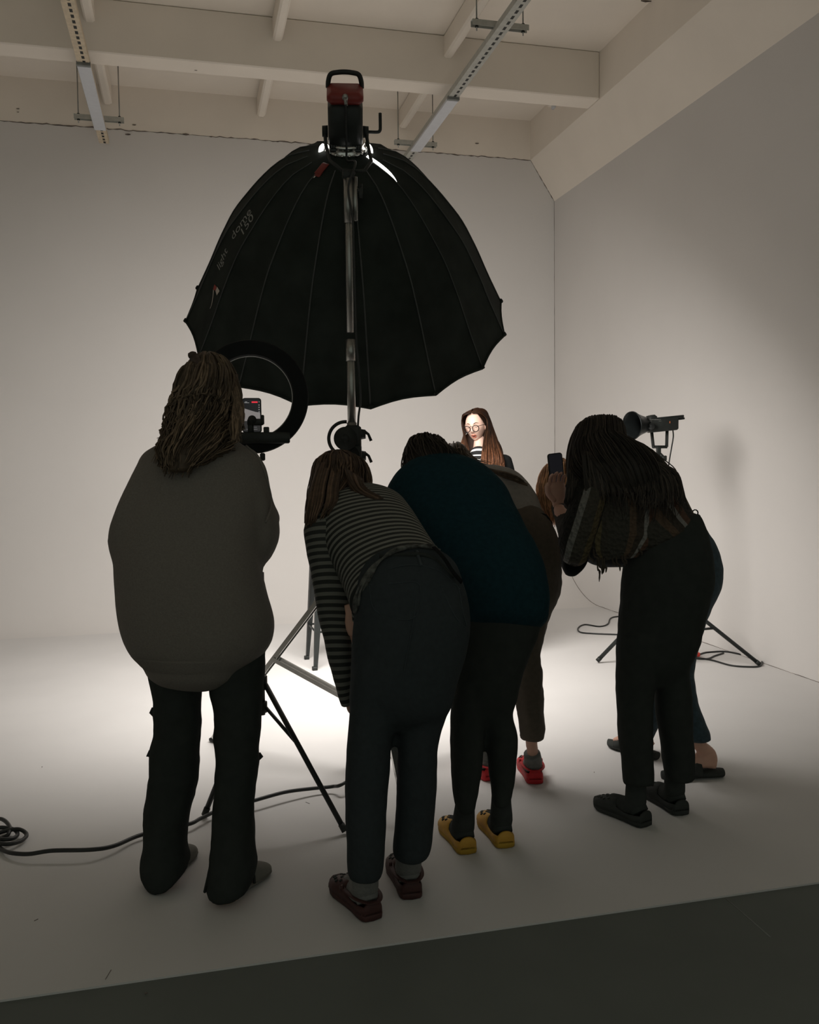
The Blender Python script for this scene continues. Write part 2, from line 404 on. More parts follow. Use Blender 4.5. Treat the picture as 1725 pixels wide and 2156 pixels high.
# ---------------------------------------------------------------- footwear
def foot_frame(heel, toe):
    h = G(*heel); t = G(*toe); d = (t - h); d.z = 0; d.normalize(); x = Vector((d.y, -d.x, 0)); return h, d, x
def clog(parent, heel, toe, m_up, m_sole, L=0.265, strap_back=True, holes=True, Wd=1.0, name='clog', label=None, m_hole=None):
    h, d, x = foot_frame(heel, toe); z = Vector((0, 0, 1)); L = L
    wid = [(0, .026), (.03, .034), (.12, .038), (.35, .037), (.55, .043), (.75, .050), (.88, .044), (.96, .030), (1.0, .014)]
    def hw(u): return float(np.interp(u, [a for a, b in wid], [b for a, b in wid])) * Wd
    def pnt(u, a, zz): return h + d * (u * L) + x * a + z * zz
    mb = MB(); us = [0, .015, .04, .08, .16, .3, .45, .6, .72, .82, .9, .95, .98, 1.0]
    # sole
    vs = []; fs = []
    for u in us:
        w_ = hw(u); up = .012 * max(0, u - .8) / .2
        for a, zz in ((-w_, .004 + up), (-w_ * 1.03, .014 + up), (-w_, .026 + up), (0, .026 + up), (w_, .026 + up), (w_ * 1.03, .014 + up), (w_, .004 + up), (0, .001 + up)): vs.append(pnt(u, a, zz))
    n = 8
    for i in range(len(us) - 1):
        for k in range(n): fs.append((i * n + k, i * n + (k + 1) % n, (i + 1) * n + (k + 1) % n, (i + 1) * n + k))
    fs += [tuple(range(n)), tuple((len(us) - 1) * n + k for k in range(n))]
    top = MB()
    # upper: arched shell, open behind the instep; low rim around the heel
    su = [0.0, .02, .06, .12, .2, .3, .4, .46, .5, .56, .64, .72, .8, .88, .94, .98, 1.0]
    hh = [.060, .063, .062, .058, .052, .050, .056, .066, .078, .076, .070, .064, .058, .050, .040, .030, .022]
    seg = 14; vs2 = []; fs2 = []
    for u, H in zip(su, hh):
        w_ = hw(u) * 1.03; 
        for k in range(seg + 1):
            a = math.pi * k / seg; vs2.append(pnt(u, -math.cos(a) * w_, .02 + (H - .02) * (abs(math.sin(a)) ** .6)))
    for i in range(len(su) - 1):
        for k in range(seg):
            if su[i + 1] <= .47 and 2 <= k < seg - 2 and i > 0: continue
            fs2.append((i * (seg + 1) + k, i * (seg + 1) + k + 1, (i + 1) * (seg + 1) + k + 1, (i + 1) * (seg + 1) + k))
    fs2.append(tuple(range(seg + 1)))
    top.add(vs2, fs2)
    c = top.build(name, m_up, parent, label=label, fixn=True)
    sm = c.modifiers.new('thick', 'SOLIDIFY'); sm.thickness = .006; sm.offset = -1
    s_ = MB().add(vs, fs).build('sole', m_sole, c)
    if holes:
        for u, ps in ((.64, (-.030, 0, .030)), (.715, (-.036, -.016, .016, .036)), (.79, (-.030, 0, .030)), (.865, (-.024, 0, .024)), (.925, (-.012, .012))):
            for a in ps:
                H = float(np.interp(u, su, hh)); w_ = hw(u) * 1.03; ca = -a / w_; sa = math.sqrt(max(0, 1 - ca * ca)); zz = .02 + (H - .02) * sa ** .6
                cc = pnt(u, a, zz + .0005); nrm = (z + x * (a / w_) * .5 + d * .15).normalized()
                hb = MB(); cyl(hb, cc - nrm * .002, cc + nrm * .0016, .0058, .0058, 12); hb.build('vent_hole', m_hole or M_SLOT, c)
    if strap_back:
        st = MB(); r = MB()
        pts = [pnt(.48, -.043, .06), pnt(.3, -.044, .062), pnt(.12, -.037, .062), pnt(-.01, -.018, .062), pnt(-.03, 0, .062), pnt(-.01, .018, .062), pnt(.12, .037, .062), pnt(.3, .044, .062), pnt(.48, .043, .06)]
        tube(st, spline(pts, 30), .0085, 8, flat=.35, ref=Vector((0, 0, 1)))
        for s in (-1, 1): cyl(st, pnt(.47, .042 * s, .062), pnt(.47, .052 * s, .062), .009)
        st.build('strap', m_up, c)
    return c
def foot_tube(heel, toe, ankle, h=0.0):
    ankle = Vector(ankle) + Vector((0, 0, .05))
    """bones of a foot for the body: ankle (world point) down to heel then to toe"""
    hp, d, x = foot_frame(heel, toe); z = Vector((0, 0, 1))
    a = hp + d * .055 + z * .09
    return [([ankle, (Vector(ankle) + a) / 2, a, hp + d * .06 + z * .05], [.029, .027, .025, .016]),
            ([hp + d * .055 + z * .040, hp + d * .10 + z * .042, hp + d * .17 + z * .036, hp + d * .225 + z * .032], [.016, .022, .022, .014])]
# ================================================================ the room
XR, YB, ZT, ZC, XH, ZH = 3.7185, 8.69, 4.41, 4.80, 3.46, 4.015
XL, YF, YN = -5.0, -1.5, 2.435
RC = 1.05
def struct(mb, name, m, **kw):
    o = mb.build(name, m, **kw); o['kind'] = 'structure'; return o
mb = MB()   # painted cyclorama floor, a 15 mm raised sheet
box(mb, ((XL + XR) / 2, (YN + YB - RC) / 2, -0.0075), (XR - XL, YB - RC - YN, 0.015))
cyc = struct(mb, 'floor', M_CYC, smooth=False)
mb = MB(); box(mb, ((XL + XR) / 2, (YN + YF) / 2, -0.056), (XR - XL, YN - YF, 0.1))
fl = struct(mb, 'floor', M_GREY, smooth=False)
mb = MB(); a, b = G(1530, 1893, -0.006), G(1590, 1945, -0.006)     # faint joint in the grey floor
tube(mb, [a, b + (b - a) * .5], 0.002, 6); struct(mb, 'trim_1', mat('floor_joint', (.24, .25, .24)))
# back wall: straight part with a cove curving into the floor
mb = MB(); prof = [(YB, ZT)] + [(YB, z) for z in np.linspace(ZT - .3, RC, 8)] + [(YB - RC + RC * math.cos(a), RC - RC * math.sin(a)) for a in np.linspace(0, math.pi / 2, 25)[1:]]
nx = 2; vs = []; fs = []
for (y, z) in prof:
    for x in (XL, XR): vs.append((x, y, z))
k = len(prof)
for (y, z) in prof:
    for x in (XL, XR): vs.append((x, YB + .12, z if z > 0.02 else -.02))
for i in range(k - 1):
    fs.append((2 * i, 2 * i + 1, 2 * i + 3, 2 * i + 2)); o = 2 * k; fs.append((o + 2 * i, o + 2 * i + 2, o + 2 * i + 3, o + 2 * i + 1))
mb.add(vs, fs); struct(mb, 'wall_back', M_WALL, fixn=False, angle=40)
mb = MB(); box(mb, (XR + .06, (YF + YB) / 2, ZH / 2 - .01), (.12, YB - YF + .24, ZH + .02)); struct(mb, 'wall_right', M_WALL, smooth=False)
mb = MB(); box(mb, (XL - .06, (YF + YB) / 2, ZC / 2), (.12, YB - YF + .24, ZC)); struct(mb, 'wall_left', M_WALL, smooth=False)
# ceiling slab, beams, ribs and the haunch along the right wall: one cast mass
mb = MB(); y0, y1 = YF, YB + .15
box(mb, ((XL + XR) / 2, (y0 + y1) / 2, ZC + .05), (XR - XL + .3, y1 - y0, .1))
cl = struct(mb, 'ceiling', M_CEIL, smooth=False)
def beam(mbx, yc0, yc1): box(mbx, ((XL + XH) / 2, (yc0 + yc1) / 2, (ZT + ZC) / 2), (XH - XL, yc1 - yc0, ZC - ZT), bev=.012)
mb = MB(); beam(mb, 7.12, 7.34); struct(mb, 'trim_2', M_CEIL, smooth=False)
mb = MB(); beam(mb, 3.3, 3.52); struct(mb, 'trim_3', M_CEIL, smooth=False)
mb = MB(); box(mb, ((XL + XH) / 2, YB + .06, (ZT + ZC) / 2 + .002), (XH - XL, .12, ZC - ZT)); struct(mb, 'trim_4', M_CEIL, smooth=False)
for i, x in enumerate((-4.72, -3.35, -1.98, -0.61, 0.76, 2.13)):
    mb = MB(); box(mb, (x, (y0 + YB) / 2, 4.71), (.075, YB - y0, .18), bev=.02); struct(mb, 'trim_%d' % (5 + i), M_CEIL, smooth=False)
mb = MB()
pf = [(XH, ZC), (XH, ZT), (XR, ZH), (XR + .12, ZH), (XR + .12, ZC)]
vs = [(x, y0, z) for x, z in pf] + [(x, YB + .12, z) for x, z in pf]; n = len(pf)
mb.add(vs, [tuple(range(n)), tuple(range(n, 2 * n))] + [(i, (i + 1) % n, n + (i + 1) % n, n + i) for i in range(n)])
struct(mb, 'trim_11', M_CEIL, smooth=False)
# ragged dirty joint between the wall top and the beam above, and the fine joints
mb = MB(); rnd = random.Random(5)
def crack(p, q, n, r, wob):
    pts = [Vector(p).lerp(Vector(q), i / n) + Vector((0, 0, rnd.gauss(0, wob))) for i in range(n + 1)]
    tube(mb, pts, [r * rnd.uniform(.15, 1.0) ** 1.5 + .0008 for _ in pts], 5)
crack((-1.8, YB - .001, ZT), (XH, YB - .001, ZT), 150, .006, .003)
crack((XH, YB - .002, ZT), (XR, YB - .002, ZH), 25, .005, .002)
for px, py, s in ((270, 283, .016), (392, 283, .02), (445, 288, .010), (585, 298, .012), (1005, 302, .013), (283, 263, .012), (38, 229, .009), (38, 236, .007), (413, 148, .008)):
    c = G(px, py, 0); r_ = ray(px, py); t = (YB - .004 - 0) / r_[1]; c = V3(CAM + r_ * t)
    if py < 200: c = G(px, py, ZT - .001)
    tube(mb, [c + Vector((-s * 1.6, 0, 0)), c, c + Vector((s * 1.3, 0, .002))], [s * .2, s * .45, s * .2], 6)
crack((XR - .001, 2.5, 0.001), (XR - .001, 7.65, .001), 60, .002, .0008)
crack((XR - .002, YB - .001, .5), (XR - .002, YB - .001, ZH), 60, .0012, .001)
pts = [(XR - .001, YB - RC + RC * math.cos(a), RC - RC * math.sin(a)) for a in np.linspace(0.2, math.pi / 2, 24)]
tube(mb, pts, .003, 5)
for x, y, dx, dy, s_ in ((72, 1939, 8, -4, .0012), (88, 1615, 1, 0, .003), (1251, 1626, 1, 0, .003), (644, 1689, 8, 3, .001), (305, 2092, 6, -2, .002), (222, 2062, 12, -20, .0008)):
    g_ = G(x, y, .0006); tube(mb, [g_, G(x + dx, y + dy, .0006)], s_, 5)
c0 = G(1350, 2, 4.79); crack(c0, c0 + Vector((.5, -.05, 0)), 14, .008, .002)
struct(mb, 'trim_12', M_DIRT)

def slotted(base, x0):
    m = base.copy(); m.name = base.name + '_slotted'; nt = m.node_tree; b = nt.nodes['Principled BSDF']; src = b.inputs['Base Color'].links[0].from_socket
    tc = nt.nodes.new('ShaderNodeTexCoord'); sp = nt.nodes.new('ShaderNodeSeparateXYZ'); nt.links.new(tc.outputs['Object'], sp.inputs[0])
    def M_(op, a, b_=None, c_=None):
        n = nt.nodes.new('ShaderNodeMath'); n.operation = op
        for i, v in enumerate((a, b_, c_)):
            if v is None: continue
            if isinstance(v, (int, float)): n.inputs[i].default_value = v
            else: nt.links.new(v, n.inputs[i])
        return n.outputs[0]
    fy = M_('FRACT', M_('MULTIPLY', sp.outputs['Y'], 1 / .075)); iny = M_('LESS_THAN', fy, .6)
    dx = M_('ABSOLUTE', M_('SUBTRACT', sp.outputs['X'], x0 + .006)); inx = M_('LESS_THAN', dx, .010)
    k = M_('MULTIPLY', iny, inx); mx = nt.nodes.new('ShaderNodeMix'); mx.data_type = 'RGBA'
    nt.links.new(k, mx.inputs['Factor']); nt.links.new(src, mx.inputs['A']); mx.inputs['B'].default_value = (.02, .022, .02, 1); nt.links.new(mx.outputs['Result'], b.inputs['Base Color'])
    return m
# ceiling struts: perforated channel, plastic trunking cover, hanger brackets on rods
def strut(x, ycov0, ycov1, yend, label, hang, mprim, zs=4.25):
    t = thing('ceiling_strut', label, 'strut', (x, 5, zs), 'slotted metal struts hung under the ceiling')
    mb = MB(); y0_ = 1.2; L = yend - y0_; yc = (y0_ + yend) / 2; hw = .041
    box(mb, (x, yc, zs), (hw * 2, L, .003)); box(mb, (x - hw, yc, zs + .02), (.003, L, .042)); box(mb, (x + hw, yc, zs + .02), (.003, L, .042))
    box(mb, (x - hw + .008, yc, zs + .041), (.016, L, .003)); box(mb, (x + hw - .008, yc, zs + .041), (.016, L, .003))
    mb.build('channel', slotted(mprim, x), t, smooth=False)
    mb = MB(); box(mb, (x, (ycov0 + ycov1) / 2, zs - .012), (hw * 2 + .012, ycov1 - ycov0, .022), bev=.004)
    mb.build('trunking_cover', M_COVER, t, smooth=False, label='pale plastic trunking cover')
    mb = MB(); box(mb, (x, ycov0 - .02, zs - .008), (hw * 2 + .014, .03, .03), bev=.003); mb.build('end_cap', mat('grey_endcap', (.2, .21, .2)), t, smooth=False)
    for yh in hang:
        b = MB(); xo = .0
        box(b, (x + xo, yh, zs + .066), (.40, .041, .003)); box(b, (x + xo, yh - .02, zs + .048), (.40, .003, .038)); box(b, (x + xo, yh + .02, zs + .048), (.40, .003, .038))
        br = b.build('hanger_bracket', M_STRUT, t, smooth=False)
        for s in (-1, 1):
            b = MB(); cyl(b, (x + .165 * s, yh, zs + .0), (x + .165 * s, yh, ZC + .01), .005, seg=8); rod = b.build('threaded_rod', M_STEEL, t)
            for za in (.022, .068): b = MB(); cyl(b, (x + .165 * s, yh, zs + za), (x + .165 * s, yh, zs + za + .01), .012, seg=6); b.build('nut', M_SLOT, rod)
strut(-0.645, 6.96, 8.22, 8.60, 'slotted ceiling strut with white cover at upper left, ending above left wall', (8.14, 4.2), M_STRUTY)
strut(2.122, 6.98, 8.17, 8.60, 'slotted ceiling strut with white cover right of the tall lamp head', (5.87, 8.16), M_STRUT)
t = thing('junction_box', 'small white ceiling box behind the beam near the right wall', 'ceiling box', (3.0, 7.62, ZC))
q = G(1168, 222, 4.72); mb = MB(); box(mb, (q.x, q.y, 4.76), (.11, .11, .085), bev=.012); mb.build('housing', M_CEIL, t)
mb = MB(); cyl(mb, (q.x, q.y, 4.69), (q.x, q.y, 4.72), .03); mb.build('spout', M_COVER, t)

# ================================================================ big softbox on wind-up stand
APL = 0.862    # apex distance behind the rim plane
APEX = SB_C - SB_A * APL
def sb_pt(t, ang, off=0.0):
    """t 0 at the throat .. 1 at the rim; ang in ribs (16)"""
    k = ang - math.floor(ang)
    r = float(np.interp(t, SBT, SBR)); sag = math.sin(k * math.pi)
    rr = r * (math.cos(math.pi / 16) / math.cos((k - .5) * math.pi / 8)) * (1 - 0.012 * sag * t)
    phi = SB_PH + ang * math.pi / 8
    s = -APL + APL * t - 0.012 * sag * t ** 6
    return SB_C + SB_A * s + (SB_U * math.cos(phi) + SB_V * math.sin(phi)) * (rr + off)
_t = np.array([[0, .09], [.015, .17], [.04, .24], [.12, .34], [.235, .44], [.43, .58], [.62, .672], [.8, .748], [1, .84]])
SBT = np.linspace(0, 1, 200); SBR = np.interp(SBT, _t[:, 0], _t[:, 1]); SBR = np.convolve(np.pad(SBR, 12, mode='reflect', reflect_type='odd'), np.ones(25) / 25, 'valid')
sb = thing('softbox', 'huge black octagonal-domed parabolic softbox tilted down at the group', 'softbox', SB_C)
NT, NA = 26, 16 * 6
mb = MB(); vs = []; fs = []
for i in range(NT + 1):
    for k in range(NA): vs.append(sb_pt(i / NT, k * 16 / NA))
SL = []
for i in range(NT):
    for k in range(NA):
        fs.append((i * NA + k, i * NA + (k + 1) % NA, (i + 1) * NA + (k + 1) % NA, (i + 1) * NA + k))
mb.add(vs, fs)
sh = mb.build('shell', M_BLKFAB, sb, angle=13)
mb = MB()      # silver lining 6 mm inside the shell
vs = [v + (SB_C + SB_A * ((v - SB_C).dot(SB_A)) - v).normalized() * .008 for v in [Vector(q) for q in vs]]
mb.add(vs, fs); mb.build('lining', mat('silver_lining', (.6, .6, .6), .4, .6), sb)
mb = MB()      # rim binding
tube(mb, [sb_pt(1, k * 16 / NA) for k in range(NA)], .007, 6, closed=True); mb.build('rim_binding', M_BLKFAB, sb)
for k in range(16):
    mb = MB(); tube(mb, [sb_pt(t, k, .0025) for t in np.linspace(.03, .985, 24)], .0042, 6, flat=.7); mb.build('seam', M_SEAM, sb)
for k in range(16): mb = MB(); p = sb_pt(.985, k, .002); tube(mb, [p, sb_pt(1.0, k, .004)], .012, 8); mb.build('tip_pocket', M_BLKFAB, sb)
mb = MB(); vs = [SB_C] + [sb_pt(1, k * 16 / NA) * 1.0 for k in range(NA)]
vs = [SB_C - SB_A * .012] + [SB_C - SB_A * .012 + (v - SB_C) * .985 - SB_A * 0 for v in vs[1:]]
mb.add(vs, [(0, 1 + k, 1 + (k + 1) % NA) for k in range(NA)]); mb.build('diffuser', M_DIFF, sb)
# throat ring: chromed speed ring; emissive blocks inside stand in for lamp glow
mb = MB(); lathe(mb, APEX, -SB_A, [(-.01, .088), (.0, .093), (.012, .093), (.016, .086), (.03, .084), (.034, .09), (.042, .09), (.046, .08)], 40, caps=False)
for k in range(18):
    a = k * 2 * math.pi / 18; d_ = SB_U * math.cos(a) + SB_V * math.sin(a)
    box(mb, APEX + d_ * .094 - SB_A * .006, (.010, .010, .014), d_, d_.cross(SB_A), SB_A)
mb.build('speed_ring', M_CHROME, sb)
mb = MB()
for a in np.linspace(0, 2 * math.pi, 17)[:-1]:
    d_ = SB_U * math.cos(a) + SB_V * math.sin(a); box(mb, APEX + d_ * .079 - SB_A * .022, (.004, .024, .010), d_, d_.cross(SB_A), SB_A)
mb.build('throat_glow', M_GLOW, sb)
for s, sz in ((-1, 1.0), (1, 1.15)):      # two emissive patches painting lamp light either side of the throat
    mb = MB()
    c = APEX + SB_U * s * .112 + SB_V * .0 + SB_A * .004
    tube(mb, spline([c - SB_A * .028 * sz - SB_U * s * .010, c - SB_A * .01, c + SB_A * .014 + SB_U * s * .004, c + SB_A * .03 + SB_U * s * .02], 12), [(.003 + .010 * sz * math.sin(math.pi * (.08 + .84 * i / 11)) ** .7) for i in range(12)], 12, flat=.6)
    mb.build('throat_glow_patch', M_GLOW, sb)
mb = MB(); c = P(684, 352, 3.95)
tg = APEX + (P(686, 350, 3.9) - APEX) * 1.0
def on_sb(px, py, off=.004):
    """first point of the shell seen through a pixel"""
    best = None
    for i in range(0, 100):
        for k in range(0, 160):
            q = sb_pt(i / 99, k * .1, off); r_ = R3.T @ (np.array(q) - CAM)
            if r_[2] >= 0: continue
            x = W_ / 2 - F_ * r_[0] / r_[2]; y = H_ / 2 + F_ * r_[1] / r_[2]; e = (x - px) ** 2 + (y - py) ** 2
            if e < 40 and (best is None or e + (-r_[2] - 3.8) * 30 < best[0]): best = (e + (-r_[2] - 3.8) * 30, i / 99, k * .1)
    return best
# emissive strip painting light leaked from an open zip, right of the throat
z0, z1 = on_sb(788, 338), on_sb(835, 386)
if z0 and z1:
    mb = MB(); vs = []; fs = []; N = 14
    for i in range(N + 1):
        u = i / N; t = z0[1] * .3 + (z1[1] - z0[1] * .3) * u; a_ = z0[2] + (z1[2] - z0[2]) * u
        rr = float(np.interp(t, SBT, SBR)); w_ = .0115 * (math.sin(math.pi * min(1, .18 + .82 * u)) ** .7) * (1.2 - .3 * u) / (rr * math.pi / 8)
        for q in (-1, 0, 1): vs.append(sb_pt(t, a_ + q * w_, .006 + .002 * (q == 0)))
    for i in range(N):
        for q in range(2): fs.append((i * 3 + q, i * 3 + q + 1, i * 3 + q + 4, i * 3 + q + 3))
    mb.add(vs, fs); mb.build('zip_glow_strip', M_GLOW, sb, label='glowing strip standing in for light from an open zip')
mb = MB(); bt = on_sb(681, 352)
if bt:
    p = sb_pt(bt[1], bt[2], .012); o_ = (sb_pt(bt[1], bt[2], .1) - p).normalized(); dn = (sb_pt(bt[1] + .05, bt[2], .01) - p).normalized()
    box(mb, p, (.035, .07, .012), o_.cross(dn), dn, o_, bev=.004); box(mb, p + dn * .035 + o_.cross(dn) * .012, (.03, .03, .008), o_.cross(dn), dn, o_, bev=.004)
    mb.build('red_tab', M_RED, sb, label='red cloth tab hanging by the throat')
    mb = MB(); box(mb, p + dn * .055 - o_.cross(dn) * .012, (.010, .014, .004), o_.cross(dn), dn, o_, bev=.003)
    mb.build('buckle', M_GLOW if False else M_CHROME, sb)
# printed lettering that follows a panel of the shell
def shell_text(body, t0, ang0, size, name, m, tdir=-1, ext=.0):
    cu = bpy.data.curves.new('t', 'FONT'); cu.body = body; cu.size = 1.0; cu.resolution_u = 3
    to = bpy.data.objects.new('t', cu); COL.objects.link(to); dg = bpy.context.evaluated_depsgraph_get(); dg.update()
    me = bpy.data.meshes.new_from_object(to.evaluated_get(dg)); bpy.data.objects.remove(to)
    mbx = MB(); vs = []
    for v in me.vertices:
        t = t0 + tdir * v.co.x * size; r = max(.1, (sb_pt(t, ang0) - (SB_C + SB_A * ((sb_pt(t, ang0) - SB_C).dot(SB_A)))).length)
        vs.append(sb_pt(t, ang0 - tdir * -1 * v.co.y * size * APL * 1.35 / (r * math.pi / 8), .004))
    mbx.add(vs, [tuple(p.vertices) for p in me.polygons]); bpy.data.meshes.remove(me)
    return mbx.build(name, m, sb, fixn=False)
TXT = [('light', .60, 0.48), ('dome', .43, .48), ('150', .38, .78)]
for s_, t_, a_ in TXT: shell_text(s_, t_, a_, .066, 'lettering', M_LETTER)
def sq(pts, name, m):
    mbx = MB(); vs = [sb_pt(t, a, .004) for t, a in pts]; mbx.add(vs, [tuple(range(len(vs)))]); mbx.build(name, m, sb, smooth=False)
sq([(.675, .50), (.665, .66), (.69, .64), (.70, .52)], 'logo', M_LOGOR)
sq([(.662, .67), (.655, .86), (.69, .80), (.687, .66)], 'logo', M_LOGOW)
mb = MB(); vs = []; 
for i in range(7):
    t = .70 + .085 * i / 6; a = .55 + .16 * math.sin(i / 6 * 1.9)
    for q in (-.5, .5): vs.append(sb_pt(t, a + q * .05 * (1.1 - i / 7), .004))
mb.add(vs, [(2 * i, 2 * i + 1, 2 * i + 3, 2 * i + 2) for i in range(6)]); mb.build('logo', M_LOGOW, sb)

# lamp head behind the softbox
lamp = thing('studio_lamp', 'black and red studio lamp head with a top handle behind the softbox', 'lamp head', APEX)
B = -SB_A; X_ = SB_U; Y_ = SB_V
KA = .66
def LP(a, x=0, y=0): return APEX + B * a * KA + X_ * x + Y_ * y
mb = MB(); box(mb, LP(.193), (.156, .150, .30 * KA), X_, Y_, B, bev=.03); mb.build('body', M_BLK, lamp)
rr = random.Random(2)
mb = MB(); box(mb, LP(.06, 0, .0), (.150, .1535, .032 * KA), X_, Y_, B, bev=.02); mb.build('perforated_band', mat_bands('vent_perforation', [(0, (.012, .013, .013)), (.5, (.07, .075, .075))], 90, .5, coord='Object', axis='X'), lamp)
mb = MB(); box(mb, LP(.035, 0, 0), (.15, .146, .018), X_, Y_, B, bev=.02); mb.build('front_collar', M_GRILL, lamp)
mb = MB(); box(mb, LP(.375), (.162, .154, .080 * KA), X_, Y_, B, bev=.024); mb.build('tail_housing', M_RED, lamp, label='dark red tail housing')
mb = MB(); hp = [(-.075, .385), (-.073, .43), (-.061, .472), (-.03, .484), (0, .487), (.03, .484), (.061, .472), (.073, .43), (.075, .385)]
tube(mb, spline([LP(a, x, .058) for x, a in hp], 40), .011, 10, ref=Y_, flat=1.0)
mb.build('handle', M_BLK, lamp)
mb = MB(); cyl(mb, LP(.395, 0, -.070), LP(.395, 0, -.084), .013); tube(mb, [LP(.395, 0, -.082), LP(.37, .001, -.090), LP(.35, .002, -.088)], .006, 8); mb.build('power_socket', M_STEEL, lamp)
mb = MB()
for i in range(6): box(mb, LP(.40 - i * .011, .009, -.0785), (.004, .004, .004), X_, Y_, B)
mb.build('status_print', M_LOGOW, lamp)
PIV = .125; YKD = Vector((0, -.185, -.235))
for s in (-1, 1):
    mb = MB(); cyl(mb, LP(PIV, s * .080), LP(PIV, s * .106), .026, .024); mb.build('side_knob', M_BLK, lamp)
mb = MB()
for s in (-1, 1):
    tube(mb, [LP(PIV + .03, s * .094), LP(PIV, s * .094), LP(PIV, s * .096) + Vector((0, -.035, -.075)), LP(PIV, s * .092) + Vector((0, -.12, -.17))] + ([LP(PIV, s * .05) + YKD * .98, LP(PIV, 0) + YKD] if s == -1 else [LP(PIV, s * .05) + YKD * .98, LP(PIV, 0) + YKD]), .008, 8, ref=Y_)
mb.build('yoke', M_BLK, lamp)
mb = MB(); c = LP(PIV, .102); hp = [c, c + X_ * .045, c + X_ * .056 + Vector((0, 0, .008)), c + X_ * .058 + Vector((0, 0, .025)), c + X_ * .058 + Vector((0, 0, .085))]
tube(mb, spline(hp, 18), .0075, 8); mb.build('tilt_handle', M_BLK, lamp)
YB_ = LP(PIV, 0) + YKD * 1.0

# wind-up stand
SP = Vector((0.765, 4.10, 0)); SPX = SP
q = P(741, 900, 1); rr_ = ray(741, 900); 
def on_pole(py):
    """height of the pole axis at a picture row"""
    lo_, hi_ = 0., 3.2
    for _ in range(40):
        m_ = (lo_ + hi_) / 2; v = R3.T @ (np.array([SP.x, SP.y, m_]) - CAM); y = H_ / 2 + F_ * v[1] / v[2]
        if y > py: lo_ = m_
        else: hi_ = m_
    return lo_
# place the pole under the yoke so that it passes the row of the crank at column 741
d_ = rr_[:2] / rr_[1]; SP = Vector((YB_.y * d_[0], YB_.y, 0)) if True else SP
st = thing('wind_up_stand', 'tall chromed wind-up light stand carrying the big softbox', 'light stand', SP)
def SZ(z, dx=0, dy=0): return Vector((SP.x + dx, SP.y + dy, z))
ztop = on_pole(372)
mb = MB(); cyl(mb, SZ(on_pole(700)), SZ(ztop + .02), .0165); mb.build('inner_tube', M_STEEL, st)
mb = MB(); cyl(mb, SZ(on_pole(470)), SZ(ztop - .01), .021); cyl(mb, SZ(on_pole(465), .030), SZ(ztop, .030), .012); mb.build('top_sleeve', M_STEEL, st)
mb = MB(); cyl(mb, SZ(ztop), YB_, .014); box(mb, SZ(ztop + .01), (.05, .04, .04), bev=.006); mb.build('spigot', M_BLK, st)
mb = MB(); z_ = on_pole(400); cyl(mb, SZ(z_, .03), SZ(z_, .06), .010); cyl(mb, SZ(z_ + .03, .058), SZ(z_ - .03, .058), .006); box(mb, SZ(z_ - .01, .055), (.018, .02, .045), bev=.004); mb.build('lock_knob', M_BLK, st)
mb = MB(); cyl(mb, SZ(on_pole(900)), SZ(on_pole(715)), .0185); cyl(mb, SZ(on_pole(760)), SZ(on_pole(715)), .0215); mb.build('middle_tube', M_STEEL, st)
mb = MB(); cyl(mb, SZ(.16), SZ(on_pole(890)), .022); mb.build('column', M_STEEL, st)
fw = Vector((ray(740, 920)[0], ray(740, 920)[1], 0)).normalized(); rt = Vector((fw.y, -fw.x, 0))
mb = MB(); zc_ = on_pole(924); c = SZ(zc_) - rt * .028 - fw * .03
cyl(mb, c - fw * .035, c + fw * .03, .052, seg=32); cyl(mb, c - fw * .04, c - fw * .03, .018); box(mb, SZ(zc_) + rt * .004, (.075, .07, .12), rt, fw, (0, 0, 1), bev=.015)
c2 = SZ(on_pole(958)) - fw * .02; cyl(mb, c2 - fw * .03 - rt * .01, c2 + fw * .03 - rt * .01, .042, seg=28); box(mb, c2 + rt * .012, (.06, .06, .09), rt, fw, (0, 0, 1), bev=.012)
mb.build('gear_housing', M_BLK, st)
mb = MB(); ca = c - fw * .02
tube(mb, [ca + rt * .074 * math.cos(a) + Vector((0, 0, .074 * math.sin(a))) for a in np.linspace(math.radians(85), math.radians(250), 24)], .0075, 8); mb.build('crank_handle', M_BLK, st)
for zz in (zc_ + .02, on_pole(960)):
    mb = MB(); k = SZ(zz) + rt * .045; cyl(mb, k - rt * .02, k + rt * .016, .026, .020); tube(mb, [k + rt * .01 + Vector((0, 0, .012)), k + rt * .028, k + rt * .040 - Vector((0, 0, .030))], [.008, .006, .007], 8); mb.build('clamp_knob', M_BLK, st)
F1 = G(452, 1562); v1 = F1 - Vector((SP.x, SP.y, 0)); r1 = v1.length; a1 = math.atan2(v1.y, v1.x); ZCOL = .92; ZLOW = .30
mb = MB(); cyl(mb, SZ(ZCOL - .04), SZ(ZCOL + .04), .04); mb.build('leg_collar', M_STEEL, st)
mb = MB(); cyl(mb, SZ(ZLOW - .03), SZ(ZLOW + .03), .034); mb.build('brace_collar', M_STEEL, st)
